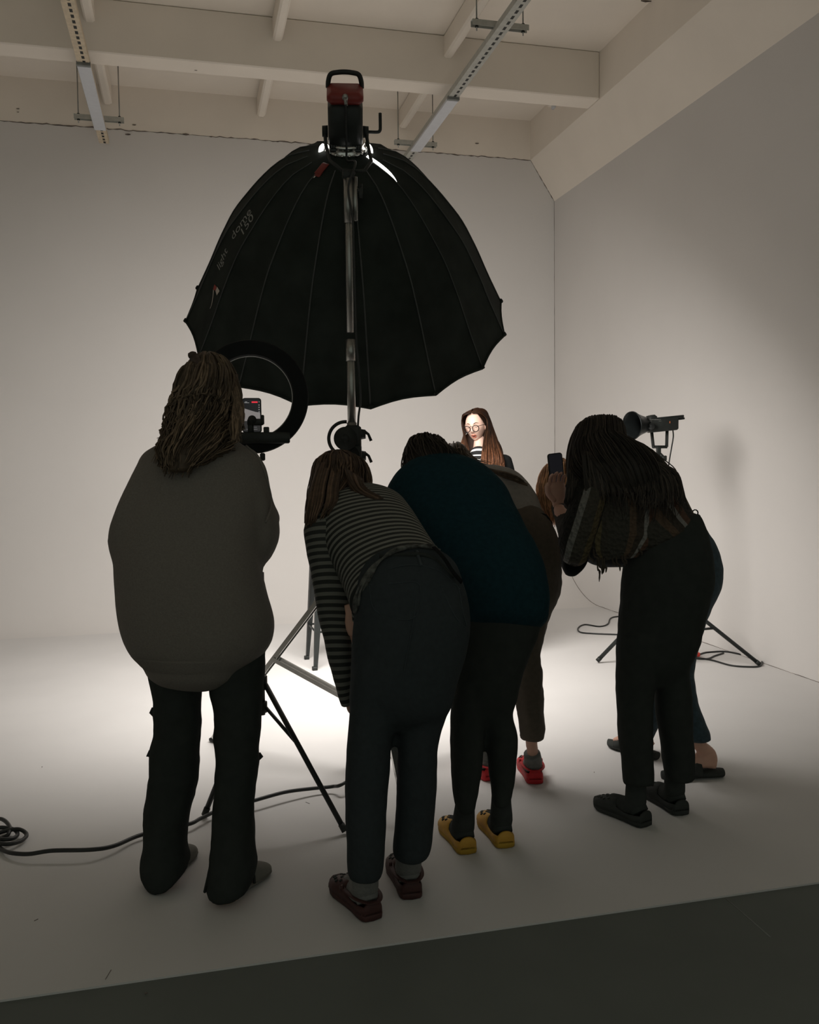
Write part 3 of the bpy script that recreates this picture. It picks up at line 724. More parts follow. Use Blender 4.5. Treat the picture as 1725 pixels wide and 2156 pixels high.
for k, da in enumerate((0, 2.36, -2.22)):
    u = Vector((math.cos(a1 + da), math.sin(a1 + da), 0)); rr2 = r1 if k == 0 else r1 * .92
    top = SZ(ZCOL) + u * .035; ft = Vector((SP.x, SP.y, 0)) + u * rr2 + Vector((0, 0, .02)); side = Vector((-u.y, u.x, 0)); dn = (ft - top).normalized(); nn = dn.cross(side)
    mb = MB(); mid = (top + ft) / 2; Lh = (ft - top).length
    box(mb, mid + nn * .011, (.030, Lh, .003), side, dn, nn)
    for s in (-1, 1): box(mb, mid + side * .014 * s, (.003, Lh, .022), side, dn, nn)
    lg = mb.build('leg', M_CHROME, st, smooth=False)
    mb = MB(); box(mb, ft - Vector((0, 0, .008)), (.05, .03, .016), u, side, (0, 0, 1), bev=.004); mb.build('foot', M_BLK, lg)
    a_ = top.lerp(ft, .52); b_ = SZ(ZLOW) + u * .03
    mb = MB(); dn2 = (b_ - a_).normalized(); n2 = dn2.cross(side)
    for s in (-1, 1): box(mb, (a_ + b_) / 2 + side * .020 * s, (.004, (b_ - a_).length, .020), side, dn2, n2)
    mb.build('brace', M_CHROME, lg, smooth=False)
# lamp cable: from the lamp tail down the pole
pts = [LP(.36, .002, -.090), LP(.22, 0.002, -.088), LP(.08, .004, -.092), LP(.0, .006, -.12), YB_ + Vector((.006, -.02, .03))]
sp_d = lambda py, dx=.035: SZ(on_pole(py)) + rt * dx - fw * .03
pts += [sp_d(400, .0), sp_d(470, .018), sp_d(600, .022), sp_d(720, .026), sp_d(830, .040), sp_d(880, .03), sp_d(930, .022), sp_d(980, .01), SZ(.9) - fw * .05, SZ(.3) - fw * .05 + rt * .05, SZ(0.02) - fw * .1 + rt * .1]
mb = MB(); tube(mb, spline(pts, 90), .0048, 8)
cb = mb.build('lamp_cable', M_CABLE); meta(cb, 'black cable running from the lamp tail down the tall stand', 'cable')

# ================================================================ ring light on tripod
RD = 3.42; rc = P(530, 836, RD)
RF = Vector((ray(530, 836)[0], ray(530, 836)[1], 0)).normalized(); RR = Vector((RF.y, -RF.x, 0)); UP = Vector((0, 0, 1))
ring = thing('ring_light', 'large black ring light facing away, phone clamped inside it', 'ring light', rc)
ppm = RD / F_; ro, ri = 119 * ppm, 86 * ppm
mb = MB(); vs = []; fs = []; N = 96
prof = [(ri, -.012), (ri + .004, -.019), ((ri + ro) / 2, -.022), (ro - .004, -.019), (ro, -.012), (ro, .016), (ro - .003, .02), (ri + .003, .02), (ri, .016)]
for k in range(N):
    a = 2 * math.pi * k / N
    for r, dd in prof: vs.append(rc + (RR * math.cos(a) + UP * math.sin(a)) * r + RF * dd)
n = len(prof)
for k in range(N):
    for i in range(n): fs.append((k * n + i, k * n + (i + 1) % n, ((k + 1) % N) * n + (i + 1) % n, ((k + 1) % N) * n + i))
mb.add(vs, fs); mb.build('housing', mat('ring_housing', (.011, .012, .012), .8, spec=.15), ring, angle=30)
mb = MB(); vs = []; fs = []
for k in range(N):
    a = 2 * math.pi * k / N
    for r in (ri + .008, ro - .008): vs.append(rc + (RR * math.cos(a) + UP * math.sin(a)) * r + RF * .0205)
for k in range(N): fs.append((2 * k, 2 * k + 1, 2 * ((k + 1) % N) + 1, 2 * ((k + 1) % N)))
mb.add(vs, fs); mb.build('diffuser', mat('unlit_diffuser', (.6, .6, .58), .6), ring)
mb = MB(); tube(mb, [rc + (RR * math.cos(a) + UP * math.sin(a)) * (ri - .0005) + RF * .004 for a in np.linspace(0, 2 * math.pi, N + 1)[:-1]], .0024, 6, closed=True)
mb.build('inner_trim', mat('grey_trim', (.5, .5, .48), .35, .3), ring)
mb = MB(); bc = P(556, 912, RD)
box(mb, P(552, 922, RD) + RF * -.002, (116 * ppm, .03, 24 * ppm), RR, RF, UP, bev=.006); box(mb, P(561, 906, RD) - RF * .004, (12 * ppm, .02, 14 * ppm), RR, RF, UP, bev=.004)
cyl(mb, P(530, 915, RD), P(530, 895, RD), .012); mb.build('crossbar', M_BLK, ring)
mb = MB(); cyl(mb, P(530, 955, RD), P(534, 985, RD), .018); box(mb, P(553, 962, RD), (.02, .04, .03), RR, RF, UP, bev=.006); mb.build('tilt_mount', M_BLK, ring)
# phone clamp
mb = MB(); box(mb, P(538, 889, RD) - RF * .014, (34 * ppm, .012, 14 * ppm), RR, RF, UP, bev=.008); box(mb, P(553, 884, RD) - RF * .004, (7 * ppm, .03, 20 * ppm), RR, RF, UP, bev=.004)
cyl(mb, P(531, 884, RD) - RF * .012, P(531, 884, RD) - RF * .028, .016); cyl(mb, P(531, 884, RD) - RF * .026, P(531, 884, RD) - RF * .031, .006)
box(mb, P(527, 900, RD) - RF * .012, (10 * ppm, .014, 24 * ppm), RR, RF, UP, bev=.004)
mb.build('phone_clamp', M_BLK, ring)
# phone filming
def phone(name, label, c, X, Yn, Z, wd, ht, screen=True, scol=(.02, .022, .025)):
    t = thing(name, label, 'phone', c)
    mb = MB(); box(mb, c, (wd, .009, ht), X, Yn, Z, bev=.0045) if False else None
    vs = []; fs = []; R_ = .011
    def rr(k, dy):
        out = []
        for sx, sy, a0 in ((1, 1, 0), (-1, 1, 90), (-1, -1, 180), (1, -1, 270)):
            for q in range(6):
                a = math.radians(a0 + q * 18); out.append(c + X * (sx * (wd / 2 - R_) + math.cos(a) * (R_ - k)) + Z * (sy * (ht / 2 - R_) + math.sin(a) * (R_ - k)) + Yn * dy)
        return out
    vs = rr(.0015, -.0045) + rr(0, -.0035) + rr(0, .0035) + rr(.0015, .0045)
    fs = [(i * 24 + k, i * 24 + (k + 1) % 24, (i + 1) * 24 + (k + 1) % 24, (i + 1) * 24 + k) for i in range(3) for k in range(24)] + [tuple(range(24)), tuple(72 + k for k in range(24))]
    mb.add(vs, fs); mb.build('case', M_BLK, t)
    mb = MB(); mb.add(rr(.004, -.0048), [tuple(range(24))]); sc = mb.build('screen', mat('screen_' + name, scol, .15, emit=.6, var=.0), t, smooth=False)
    return t, sc
pc = P(530.5, 875, RD) - RF * .006
ph, sc_ = phone('phone', 'phone in the ring light clamp, its screen showing the shoot', pc, RR, RF, UP, 40 * ppm, 73 * ppm, scol=(.012, .012, .014))
def scr(pts, name, col, e, dy=-.0053):
    mbx = MB(); mbx.add([pc + RR * (x * 20 * ppm) + UP * (y * 36.5 * ppm) + RF * dy for x, y in pts], [tuple(range(len(pts)))]); mbx.build(name, mat(name + str(col), col, .3, emit=e, var=0), sc_, smooth=False)
scr([(-.88, .42), (-.2, .30), (.4, .20), (.86, .16), (.86, -.32), (-.88, -.32)], 'picture', (.20, .185, .18), .9)
scr([(-.88, -.32), (-.88, -.9), (.86, -.9), (.86, -.32), (.0, -.25)], 'picture', (.035, .033, .033), .6)
scr([(.0, .80), (.62, .80), (.62, .72), (.0, .72)], 'record_badge', (.75, .03, .05), 1.0)
for i, (x0, x1, y0_) in enumerate(((-.7, -.45, .79), (-.75, -.25, .74), (.72, .84, .79), (-.4, .5, -.66), (-.6, .55, -.78))):
    scr([(x0, y0_), (x1, y0_), (x1, y0_ - .03), (x0, y0_ - .03)], 'icon', (.25, .25, .25), .8)
for i in range(6): scr([(.70, .62 - .13 * i), (.82, .62 - .13 * i), (.82, .57 - .13 * i), (.70, .57 - .13 * i)], 'icon', (.25, .25, .25), .8)
# its stand
tp = thing('tripod_stand', 'black tripod stand under the ring light, behind the sweater', 'light stand', (0, 0, 0))
PT = P(545, 975, RD); TX, TY = P(552, 1460, 3.45).x, P(552, 1460, 3.45).y
HB = P(550, 1440, 3.46); TX, TY = HB.x, HB.y; TX0 = Vector((TX, TY, 0)); tp.location = TX0
def TZ(z): return Vector((TX, TY, z))
mb = MB(); cyl(mb, TZ(HB.z - .12), TZ(.95), .014); mb.build('lower_tube', M_BLKMET, tp)
mb = MB(); tube(mb, [TZ(.9), TZ(rc.z - ro - .06), P(534, 985, RD), P(531, 958, RD)], .010, 10); mb.build('upper_tube', M_BLKMET, tp)
mb = MB(); cyl(mb, TZ(.90), TZ(.96), .02); cyl(mb, TZ(.93), TZ(.93) - RR * .04, .01); mb.build('collar', M_BLK, tp)
mb = MB(); cyl(mb, TZ(HB.z - .02), TZ(HB.z + .03), .024); mb.build('hub', M_BLK, tp)
mb = MB(); cyl(mb, TZ(HB.z - .11), TZ(HB.z - .07), .022); mb.build('brace_hub', M_BLK, tp)
fa = G(727, 1757); fb = G(431, 1722); fc = TX0 * 2.85 - fa * .92 - fb * .92; fc.z = 0
for ft in (fa, fb, fc):
    u = (ft - TX0).normalized(); top = TZ(HB.z) + u * .02; ft = ft + Vector((0, 0, .012)); mb = MB()
    tube(mb, [top, ft], .0105, 10); lg = mb.build('leg', M_BLKMET, tp)
    mb = MB(); tube(mb, [ft - (ft - top).normalized() * .03, ft], .013, 10); mb.build('rubber_foot', M_BLK, lg)
    mb = MB(); tube(mb, [TZ(HB.z - .09) + u * .02, top.lerp(ft, .42)], .007, 8); mb.build('brace', M_BLKMET, lg)

# ================================================================ second lamp on its stand, right
LD = 5.95; ppl = LD / F_
pole_r = Vector((ray(1404, 1245)[0], ray(1404, 1245)[1], 0)) * (LD * 1.0); 
def LQ(px, py, dd=0): return P(px, py, LD + dd)
lp = thing('spot_lamp', 'black lamp with round metal reflector on the stand by the right wall', 'lamp head', LQ(1380, 895))
m0, m1 = LQ(1331, 896, -.06), LQ(1364, 894, .0); ax = (m1 - m0).normalized()
mb = MB(); Lr = (m1 - m0).length
lathe(mb, m0, ax, [(0, .089), (-.004, .093), (.004, .094), (.010, .088), (Lr * .5, .066), (Lr, .046), (Lr + .01, .040), (Lr + .01, .035), (Lr * .5, .060), (.012, .083)], 40, caps=False)
mb.build('reflector', mat('satin_black_metal', (.02, .024, .024), .35, .5), lp)
rx = (LQ(1400, 893) - LQ(1370, 896)).normalized(); upv = UP; dv = rx.cross(upv)
def LB(px, py, s, dd=0, bev=.008): box(mb, LQ(px, py, dd), s, rx, dv, upv, bev=bev)
mb = MB(); cyl(mb, LQ(1362, 892), LQ(1380, 892), .052); LB(1395, 895, (.19, .11, .085), bev=.012); LB(1372, 885, (.06, .10, .07), bev=.02); mb.build('body', M_BLK, lp)
mb = MB(); LB(1405, 880, (.20, .10, .018), bev=.006); box(mb, LQ(1431, 882), (.05, .08, .014), rx, dv, upv, bev=.005); mb.build('top_plate', M_BLKMET, lp)
mb = MB(); cyl(mb, LQ(1372, 898, -.05), LQ(1372, 898, -.075), .022); mb.build('tilt_knob', M_GRILL, lp)
mb = MB()
for i, x in enumerate(np.linspace(1369, 1391, 13)): box(mb, LQ(x, 883.5, -.054), (.003 if i % 3 else .005, .001, .005), rx, dv, upv)
for i, x in enumerate(np.linspace(1369, 1392, 14)): box(mb, LQ(x, 886.5, -.056), (.004 if i % 4 else .002, .001, .003), rx, dv, upv)
mb.build('lettering', M_LETTER, lp)
mb = MB(); box(mb, LQ(1411, 889, -.056), (.006, .002, .014), rx, dv, upv); mb.build('switch', mat('lamp_orange', (.7, .18, .05), .4), lp)
mb = MB(); 
for a, b in (((1372, 905), (1376, 941)), ((1405, 905), (1404, 941))): tube(mb, [LQ(*a), LQ(*b)], .016, 8, flat=.5)
tube(mb, [LQ(1374, 941), LQ(1405, 941)], .010, 8); mb.build('yoke', M_BLK, lp)
ls = thing('lamp_stand', 'black tripod light stand with the spot lamp, near the right wall', 'light stand', LQ(1400, 1340))
HT = LQ(1404, 1247); pz = Vector((HT.x, HT.y, 0)); ls.location = pz
mb = MB(); cyl(mb, pz + UP * .1, pz + UP * .95, .016); mb.build('lower_tube', M_BLKMET, ls)
mb = MB(); tube(mb, [pz + UP * .9, pz + UP * 1.3, LQ(1388, 962), LQ(1386, 940)], .012, 8); mb.build('upper_tube', M_BLKMET, ls)
mb = MB(); box(mb, LQ(1387, 948), (.028, .03, .06), rx, dv, upv, bev=.005); tube(mb, [LQ(1389, 955), LQ(1400, 966)], .012, 8); box(mb, LQ(1399, 965), (.03, .03, .035), rx, dv, upv, bev=.006); mb.build('clamp', M_BLK, ls)
fa, fb = G(1600, 1403), G(1258, 1396); fc = pz * 3 - fa - fb; fc.z = 0; fc.x = min(fc.x, XR - .1)
mb = MB(); cyl(mb, Vector((HT.x, HT.y, HT.z - .03)), HT + UP * .03, .028); mb.build('hub', M_BLK, ls)
mb = MB(); cyl(mb, Vector((HT.x, HT.y, .20)), Vector((HT.x, HT.y, .25)), .026); mb.build('brace_hub', M_BLK, ls)
for ft in (fa, fb, fc):
    u = (ft - pz).normalized(); top = HT + u * .02; ft = ft + UP * .014; mb = MB(); tube(mb, [top, ft], .0135, 10); lg = mb.build('leg', M_BLKMET, ls)
    mb = MB(); mid = top.lerp(ft, .5); s_ = Vector((-u.y, u.x, 0)) * .012
    for q in (-1, 1): tube(mb, [Vector((HT.x, HT.y, .225)) + u * .02 + s_ * q, mid + s_ * q], .006, 6)
    mb.build('brace', M_BLKMET, lg)
    mb = MB(); tube(mb, [ft - (ft - top).normalized() * .03, ft], .0155, 10); mb.build('rubber_foot', M_BLK, lg)
mb = MB(); pts = [LQ(1417, 904, -.02), LQ(1418, 920), LQ(1414, 945), LQ(1409, 975), LQ(1407, 1000), LQ(1412, 1060), LQ(1412, 1180), LQ(1412, 1300), Vector((HT.x + .05, HT.y + .02, .02))]
tube(mb, spline(pts, 50), .0045, 8); meta(mb.build('lamp_cable', M_CABLE), 'thin black cable hanging from the spot lamp at right', 'cable')

def floor_cable(pix, r, name, label, n=120, group=None, z=None, lift=None):
    pts = []
    for i, (x, y) in enumerate(pix):
        zz = r + (lift[i] if lift else 0); g = G(x, y, zz); pts.append(g)
    mb = MB(); tube(mb, spline(pts, n), r, 8); return meta(mb.build(name, M_CABLE), label, 'cable', group)
floor_cable([(-60, 1705), (-20, 1722), (5, 1725), (20, 1740), (17, 1757), (0, 1765), (-25, 1770), (-30, 1755), (-5, 1743), (25, 1745), (37, 1755), (28, 1765), (5, 1767), (-8, 1758), (10, 1750), (40, 1746), (56, 1757), (45, 1770), (20, 1777), (-5, 1775), (-12, 1768), (0, 1785), (20, 1795), (60, 1798), (110, 1791), (190, 1789), (240, 1781), (300, 1757), (395, 1736), (425, 1722), (470, 1702), (530, 1687), (600, 1668), (660, 1660), (700, 1656), (727, 1648), (800, 1600), (860, 1560)],
            .0075, 'floor_cable', 'thick black cable across the floor with loose coils at far left', 260, lift=[0, .005, .02, .02, .01, 0, 0, .01, .02, .015, .01, .015, .02, .01, .015, .02, .012, .01, .015, .01, 0, 0, .01, .02, .03, .03, .02, .012, .02, .02, .02, .03, .03, .02, .02, .04, .02, 0])
floor_cable([(1390, 1330), (1340, 1337), (1300, 1336), (1250, 1334), (1222, 1331), (1218, 1322), (1232, 1315), (1262, 1319), (1280, 1314), (1286, 1302), (1302, 1298), (1345, 1296), (1400, 1300)], .006, 'floor_cable', 'black cable looping on the floor left of the lamp stand', 90)
floor_cable([(1440, 1380), (1465, 1384), (1500, 1390), (1540, 1401), (1580, 1404), (1601, 1402), (1605, 1393), (1595, 1386), (1570, 1380), (1530, 1372), (1495, 1373), (1478, 1376), (1462, 1385), (1490, 1387), (1505, 1381), (1524, 1375)], .006, 'floor_cable', 'black cable loops at the right foot of the lamp stand', 110)
t = thing('power_plug', 'small red power connector on the cables behind the black jeans', 'plug', G(1466, 1378))
mb = MB(); c = G(1466, 1378, .018); box(mb, c, (.05, .03, .03), bev=.006); mb.build('shell', mat('bright_red_plastic', (.75, .05, .03), .4), t)
mb = MB(); cyl(mb, c + Vector((0, 0, .01)), c + Vector((.005, 0, .055)), .005); mb.build('tail', mat('grey_cable', (.25, .25, .25)), t)

# metal bar stool behind, seen between the sweater and the striped sleeve
so = thing('bar_stool', 'dark metal bar stool standing behind, left of the striped sleeve', 'stool', (0, 0, 0))
A_ = G(663, 1411); B_ = G(646, 1388); e1 = (B_ - A_).normalized(); e1 = (e1 * .9 + Vector((0, .5, 0))).normalized(); e2 = Vector((e1.y, -e1.x, 0)); S_ = .33
cor = [A_, B_, B_ + e2 * S_ * 1.0, A_ + e2 * S_ * 1.0]; cen = sum(cor, Vector()) / 4; so.location = cen
tops = [cen + (c - cen) * .72 + UP * .735 for c in cor]
M_STOOL = mat('gunmetal', (.022, .026, .025), .5, .2)
mb = MB(); ctr = cen + UP * .745; box(mb, ctr, (.30, .30, .022), e2, e1, UP, bev=.02); box(mb, ctr - UP * .02, (.28, .28, .04), e2, e1, UP, bev=.015); mb.build('seat', M_STOOL, so)
for c, tt in zip(cor, tops):
    mb = MB(); dn = (c - tt).normalized(); ox = (c - cen).normalized(); oy = Vector((-ox.y, ox.x, 0)); vs = []
    for p, w_ in ((tt, .040), (tt.lerp(c, .5), .030), (c + UP * .002, .017)):
        for s in ((-1, -.5), (0, .6), (1, -.5), (0, -.2)): vs.append(p + oy * w_ * s[0] + ox * w_ * s[1])
    mb.add(vs, [(i * 4 + k, i * 4 + (k + 1) % 4, (i + 1) * 4 + (k + 1) % 4, (i + 1) * 4 + k) for i in range(2) for k in range(4)] + [(0, 1, 2, 3), (8, 9, 10, 11)])
    lg = mb.build('leg', M_STOOL, so, angle=30); mb = MB(); box(mb, c + UP * .012, (.034, .034, .024), e2, e1, UP, bev=.004); mb.build('rubber_foot', M_BLK, lg)
mb = MB()
for i in range(4):
    a_ = tops[i].lerp(cor[i], .66); b_ = tops[(i + 1) % 4].lerp(cor[(i + 1) % 4], .66); tube(mb, [a_, b_], .007, 6)
mb.build('footrest', M_STOOL, so)
# ================================================================ people
M_HAIR_D = mat_hair('dark_brown_hair', (0.032, 0.024, 0.018), .6, .3)
M_HAIR_B = mat_hair('brown_hair', (0.085, 0.052, 0.032), .55, .3)
M_HAIR_BL = mat_hair('dark_blonde_hair', (0.12, 0.084, 0.054), .6, .3)
M_HAIR_LB = mat_hair('blonde_hair', (0.60, 0.32, 0.17), .5, .3)
M_HAIR_C = mat_hair('chestnut_hair', (0.070, 0.029, 0.014), .55, .12)
M_SWEAT = mat('taupe_knit', (0.165, 0.147, 0.127), .95, var=.1, scale=180, bump=.25, bscale=260)
M_BLKCLOTH = mat('black_denim', (0.034, 0.038, 0.035), .95, var=.08, scale=30, spec=.05)
M_NAVY = mat('dark_navy_denim', (0.038, 0.045, 0.048), .95, var=.08, scale=60, spec=.1, bump=.1, bscale=200)
M_TEAL = mat('dark_teal_knit', (0.010, 0.033, 0.042), .95, var=.15, scale=60, spec=.08, bump=.15, bscale=160)
M_GREYTEE = mat('grey_jersey', (0.24, 0.22, 0.20), .9, var=.1, scale=50)
M_TAN = mat('khaki_twill', (0.085, 0.068, 0.05), .9, var=.12, scale=50)
M_BLUEJ = mat('blue_denim', (0.035, 0.060, 0.075), .9, var=.25, scale=50)
M_BLKTOP = mat('black_jersey', (0.010, 0.011, 0.011), .95, var=.2, spec=.08)
M_SOCKG = mat('grey_sock', (0.17, 0.17, 0.16), .95, var=.1, scale=120)
M_SOCKB = mat('black_sock', (0.045, 0.05, 0.047), .95, spec=.05)
M_C_RED = mat('dark_red_foam', (0.062, 0.026, 0.023), .6, spec=.3)
M_C_BRED = mat('bright_red_foam', (0.50, 0.022, 0.028), .6, spec=.3)
M_C_YEL = mat('yellow_foam', (0.55, 0.30, 0.045), .6, spec=.3)
M_C_YELD = mat('yellow_foam_sole', (0.40, 0.24, 0.03), .7, spec=.2)
M_C_BLK = mat('black_foam', (0.042, 0.046, 0.043), .8, spec=.15)
M_SLIP = mat('grey_slipper', (0.17, 0.165, 0.14), .9, var=.1)
M_STRIPE = mat_bands('striped_jersey', [(0, (.030, .032, .029)), (.52, (.19, .19, .165))], 1 / .0215, .9, warp=.35)
M_STRIPES = mat_bands('striped_jersey_sleeve', [(0, (.030, .032, .029)), (.52, (.15, .15, .13))], 1 / .0235, .9, warp=.3)
M_CROCHET = mat_bands('crochet_panels', [(0, (.045, .042, .034)), (.26, (.09, .06, .04)), (.34, (.045, .036, .028)), (.44, (.20, .19, .175)), (.50, (.09, .05, .034)), (.60, (.038, .034, .03)), (.78, (.10, .08, .042)), (.88, (.045, .04, .032))], 3, .95, warp=.0, bump=1.0, axis='Y')
M_CROCHET2 = mat_bands('crochet_sleeve', [(0, (.018, .017, .014)), (.30, (.16, .155, .14)), (.42, (.05, .045, .035)), (.62, (.085, .066, .035)), (.78, (.02, .018, .014))], 2, .95, warp=.0, bump=1.0, axis='Y')

def garment(name, m, parent, lofts, voxel=.012, fold=.006, ff=7, seed=0., smooth=8, rm=True, label=None, seg=28, vert=1.0, round0=.5, round1=.5):
    mb = loftmb(lofts, seg=seg, round0=round0, round1=round1); o = mb.build(name, m, parent, label=label)
    if rm: remesh(o, voxel, smooth, fold, ff, seed, vert)
    return o
def hairpart(m, parent, loft, n, base=.94, name='hair', extra=None, rm=False, **kw):
    mb = MB(); l2 = Loft.__new__(Loft); l2.a = loft.a; l2.n = loft.n; l2.sc = base; l2.ex = 1.0
    n0 = len(mb.uv); l2.mesh(mb, seg=24, sub=5, fold=.006, ff=14, round0=.25); mb.uv[n0:] = [(.35, 0.)] * (len(mb.uv) - n0)
    loft.ex = 1.0
    strands(mb, loft, n, **kw)
    if extra: extra(mb)
    return mb.build(name, m, parent)
def mid(nd, k=1.0):
    return P((nd[0] + nd[2]) / 2, (nd[1] + nd[3]) / 2, nd[4])
def arm(sh, el, wr, r=(.046, .036, .026)):
    return ([sh, (sh + el) / 2, el, (el + wr) / 2, wr], [r[0], r[0] * .93, r[1], r[1] * .9, r[2]])

# ---------------- 1. person in oversized taupe sweater, seen from behind, left
p = thing('person', 'person in oversized taupe sweater and wavy half-up hair, standing at left', 'person', G(430, 1865))
T = Loft([(385, 905, 478, 905, 2.92, .06), (340, 935, 515, 938, 2.92, .085), (300, 965, 545, 965, 2.92, .12), (280, 1030, 552, 1030, 2.91, .15), (252, 1105, 553, 1105, 2.90, .17), (242, 1180, 550, 1180, 2.89, .185),
          (247, 1250, 562, 1250, 2.88, .19), (255, 1305, 576, 1305, 2.88, .19), (267, 1345, 573, 1347, 2.88, .185), (286, 1378, 553, 1380, 2.88, .17), (308, 1398, 525, 1400, 2.88, .155)])
RA = Loft([(488, 950, 540, 950, 2.92, .07), (505, 985, 562, 985, 2.92, .075), (515, 1045, 574, 1045, 2.93, .08), (520, 1100, 587, 1095, 2.94, .085), (515, 1140, 587, 1138, 2.95, .085), (515, 1175, 572, 1172, 2.97, .07), (520, 1187, 552, 1184, 2.98, .05)])
RF2 = Loft([(515, 1085, 585, 1090, 2.95, .06), (520, 1090, 588, 1098, 3.05, .055), (505, 1085, 570, 1095, 3.18, .05), (490, 1070, 540, 1080, 3.28, .04)])
LA = Loft([(305, 965, 360, 970, 2.90, .07), (275, 1020, 340, 1030, 2.88, .085), (244, 1085, 320, 1095, 2.87, .09), (230, 1130, 310, 1140, 2.87, .09), (240, 1175, 310, 1175, 2.90, .08)])
LF = Loft([(235, 1125, 305, 1135, 2.9, .06), (250, 1115, 320, 1125, 3.05, .055), (290, 1095, 350, 1105, 3.18, .05), (340, 1085, 385, 1090, 3.28, .04)])
sw = garment('sweater', M_SWEAT, p, [T, RA, RF2, LA, LF], fold=.007, ff=5.5, vert=.35, seed=2)
mb = MB(); Loft([(283, 1374, 556, 1374, 2.88, .176), (300, 1392, 537, 1393, 2.88, .163), (309, 1400, 524, 1402, 2.88, .155)]).mesh(mb, seg=160, round0=.02, round1=.1)
for i, v in enumerate(mb.v):      # vertical ribs of the knitted hem
    if (i % 160) % 2 == 0: c = Vector((P(418, 1390, 2.88).x, P(418, 1390, 2.88).y, v[2])); mb.v[i] = tuple(Vector(v) + (Vector(v) - c).normalized() * .0035)
mb.build('ribbed_hem', M_SWEAT, sw)
mb = MB(); tube(mb, spline([P(518, 938, 2.84), P(545, 965, 2.82), P(562, 1010, 2.84), P(572, 1060, 2.88), P(560, 1100, 2.83)], 24), .0035, 6); mb.build('shoulder_seam', M_SWEAT, sw)
LL = Loft([(312, 1360, 430, 1365, 2.9, .10), (312, 1410, 428, 1410, 2.9, .10), (322, 1470, 424, 1470, 2.9, .085), (325, 1530, 421, 1530, 2.91, .08), (317, 1575, 420, 1580, 2.92, .08), (314, 1625, 418, 1630, 2.93, .08), (307, 1680, 408, 1685, 2.94, .08), (303, 1740, 395, 1740, 2.95, .085), (300, 1790, 393, 1785, 2.95, .095), (298, 1825, 400, 1812, 2.95, .11), (312, 1848, 385, 1828, 2.96, .11)])
RL = Loft([(431, 1360, 557, 1360, 2.88, .10), (436, 1415, 556, 1410, 2.88, .10), (447, 1470, 553, 1470, 2.87, .085), (453, 1520, 550, 1520, 2.86, .08), (449, 1560, 547, 1560, 2.86, .08), (455, 1610, 545, 1610, 2.85, .08), (452, 1670, 536, 1670, 2.84, .08), (448, 1730, 535, 1730, 2.84, .085), (444, 1790, 538, 1790, 2.84, .095), (438, 1835, 540, 1830, 2.84, .11), (436, 1868, 536, 1850, 2.85, .11)])
HP = Loft([(300, 1290, 560, 1290, 2.89, .14), (305, 1360, 560, 1360, 2.89, .135), (325, 1405, 545, 1402, 2.89, .10)])
tr = garment('trousers', M_BLKCLOTH, p, [LL, RL, HP], voxel=.011, fold=.006, ff=11, seed=5, round1=.15)
for pts in (((322, 1490), (320, 1500), (325, 1508)), ((316, 1580), (313, 1590), (322, 1592)), ((546, 1585), (549, 1592), (543, 1600))):
    mb = MB(); tube(mb, [P(x, y, 2.9) for x, y in pts], [.004, .009, .005], 8); mb.build('trouser_fold', M_BLKCLOTH, tr)
mb = MB(); tube(mb, [P(444, 1820, 2.80), P(437, 1850, 2.80), P(431, 1878, 2.80)], [.006, .008, .009], 8, flat=.5); mb.build('frayed_slit', M_BLKCLOTH, tr)
heads = [(P(440, 825, 2.95), RF + UP * .0, UP)]
hn = MB(); hand(hn, P(520, 1075, 3.30), RF * .6 + UP * .8 - RR * .4, -RR, .5, side=1); hand(hn, P(360, 1087, 3.30), RF * .6 + UP * .8 + RR * .4, RR, .5, side=-1)
make_body(p, [T, LL, RL, HP], [arm(P(330, 1005, 2.9), P(272, 1135, 2.9), P(365, 1090, 3.29)), arm(P(520, 1000, 2.92), P(548, 1120, 2.95), P(522, 1080, 3.29)),
    ([P(440, 880, 2.94), P(436, 940, 2.93)], [.05, .058])] + foot_tube((335, 1862), (405, 1795), P(345, 1800, 2.96)) + foot_tube((462, 1900), (565, 1835), P(485, 1830, 2.86)), heads, extra=hn)
def slipper(heel, toe):
    h, d, x = foot_frame(heel, toe); z = UP; L = .262; mb = MB(); rows = [(0, .022), (.03, .032), (.12, .037), (.4, .036), (.6, .043), (.78, .046), (.9, .038), (.97, .024), (1, .010)]; vs = []; fs = []; n = 20
    for u, w_ in rows:
        for k in range(n): a = 2 * math.pi * k / n; vs.append(h + d * u * L + x * math.cos(a) * w_ + z * (.013 + (.012 if math.sin(a) > 0 else .012) * math.sin(a)))
    for i in range(len(rows) - 1):
        for k in range(n): fs.append((i * n + k, i * n + (k + 1) % n, (i + 1) * n + (k + 1) % n, (i + 1) * n + k))
    fs += [tuple(range(n)), tuple((len(rows) - 1) * n + k for k in range(n))]; mb.add(vs, fs); s = mb.build('slipper', M_SLIP, p)
    mb = MB(); vs = []; fs = []; su = [.5, .58, .68, .78, .88, .95, 1.0]; hh = [.075, .070, .062, .054, .044, .034, .02]
    for u, H in zip(su, hh):
        w_ = float(np.interp(u, [a for a, b in rows], [b for a, b in rows]))
        for k in range(13): a = math.pi * k / 12; vs.append(h + d * u * L - x * math.cos(a) * w_ + z * (.015 + (H - .015) * math.sin(a) ** .7))
    for i in range(6):
        for k in range(12): fs.append((i * 13 + k, i * 13 + k + 1, (i + 1) * 13 + k + 1, (i + 1) * 13 + k))
    mb.add(vs, fs); u = mb.build('slipper_upper', M_SLIP, s); sm = u.modifiers.new('t', 'SOLIDIFY'); sm.thickness = .006
    mb = MB(); tube(mb, [h + d * .5 * L - x * math.cos(a) * .041 + z * (.02 + .058 * math.sin(a) ** .7) for a in np.linspace(0, math.pi, 14)], .005, 6); mb.build('slipper_edge', M_BLKCLOTH, s)
slipper((335, 1866), (408, 1788)); slipper((462, 1905), (562, 1832))
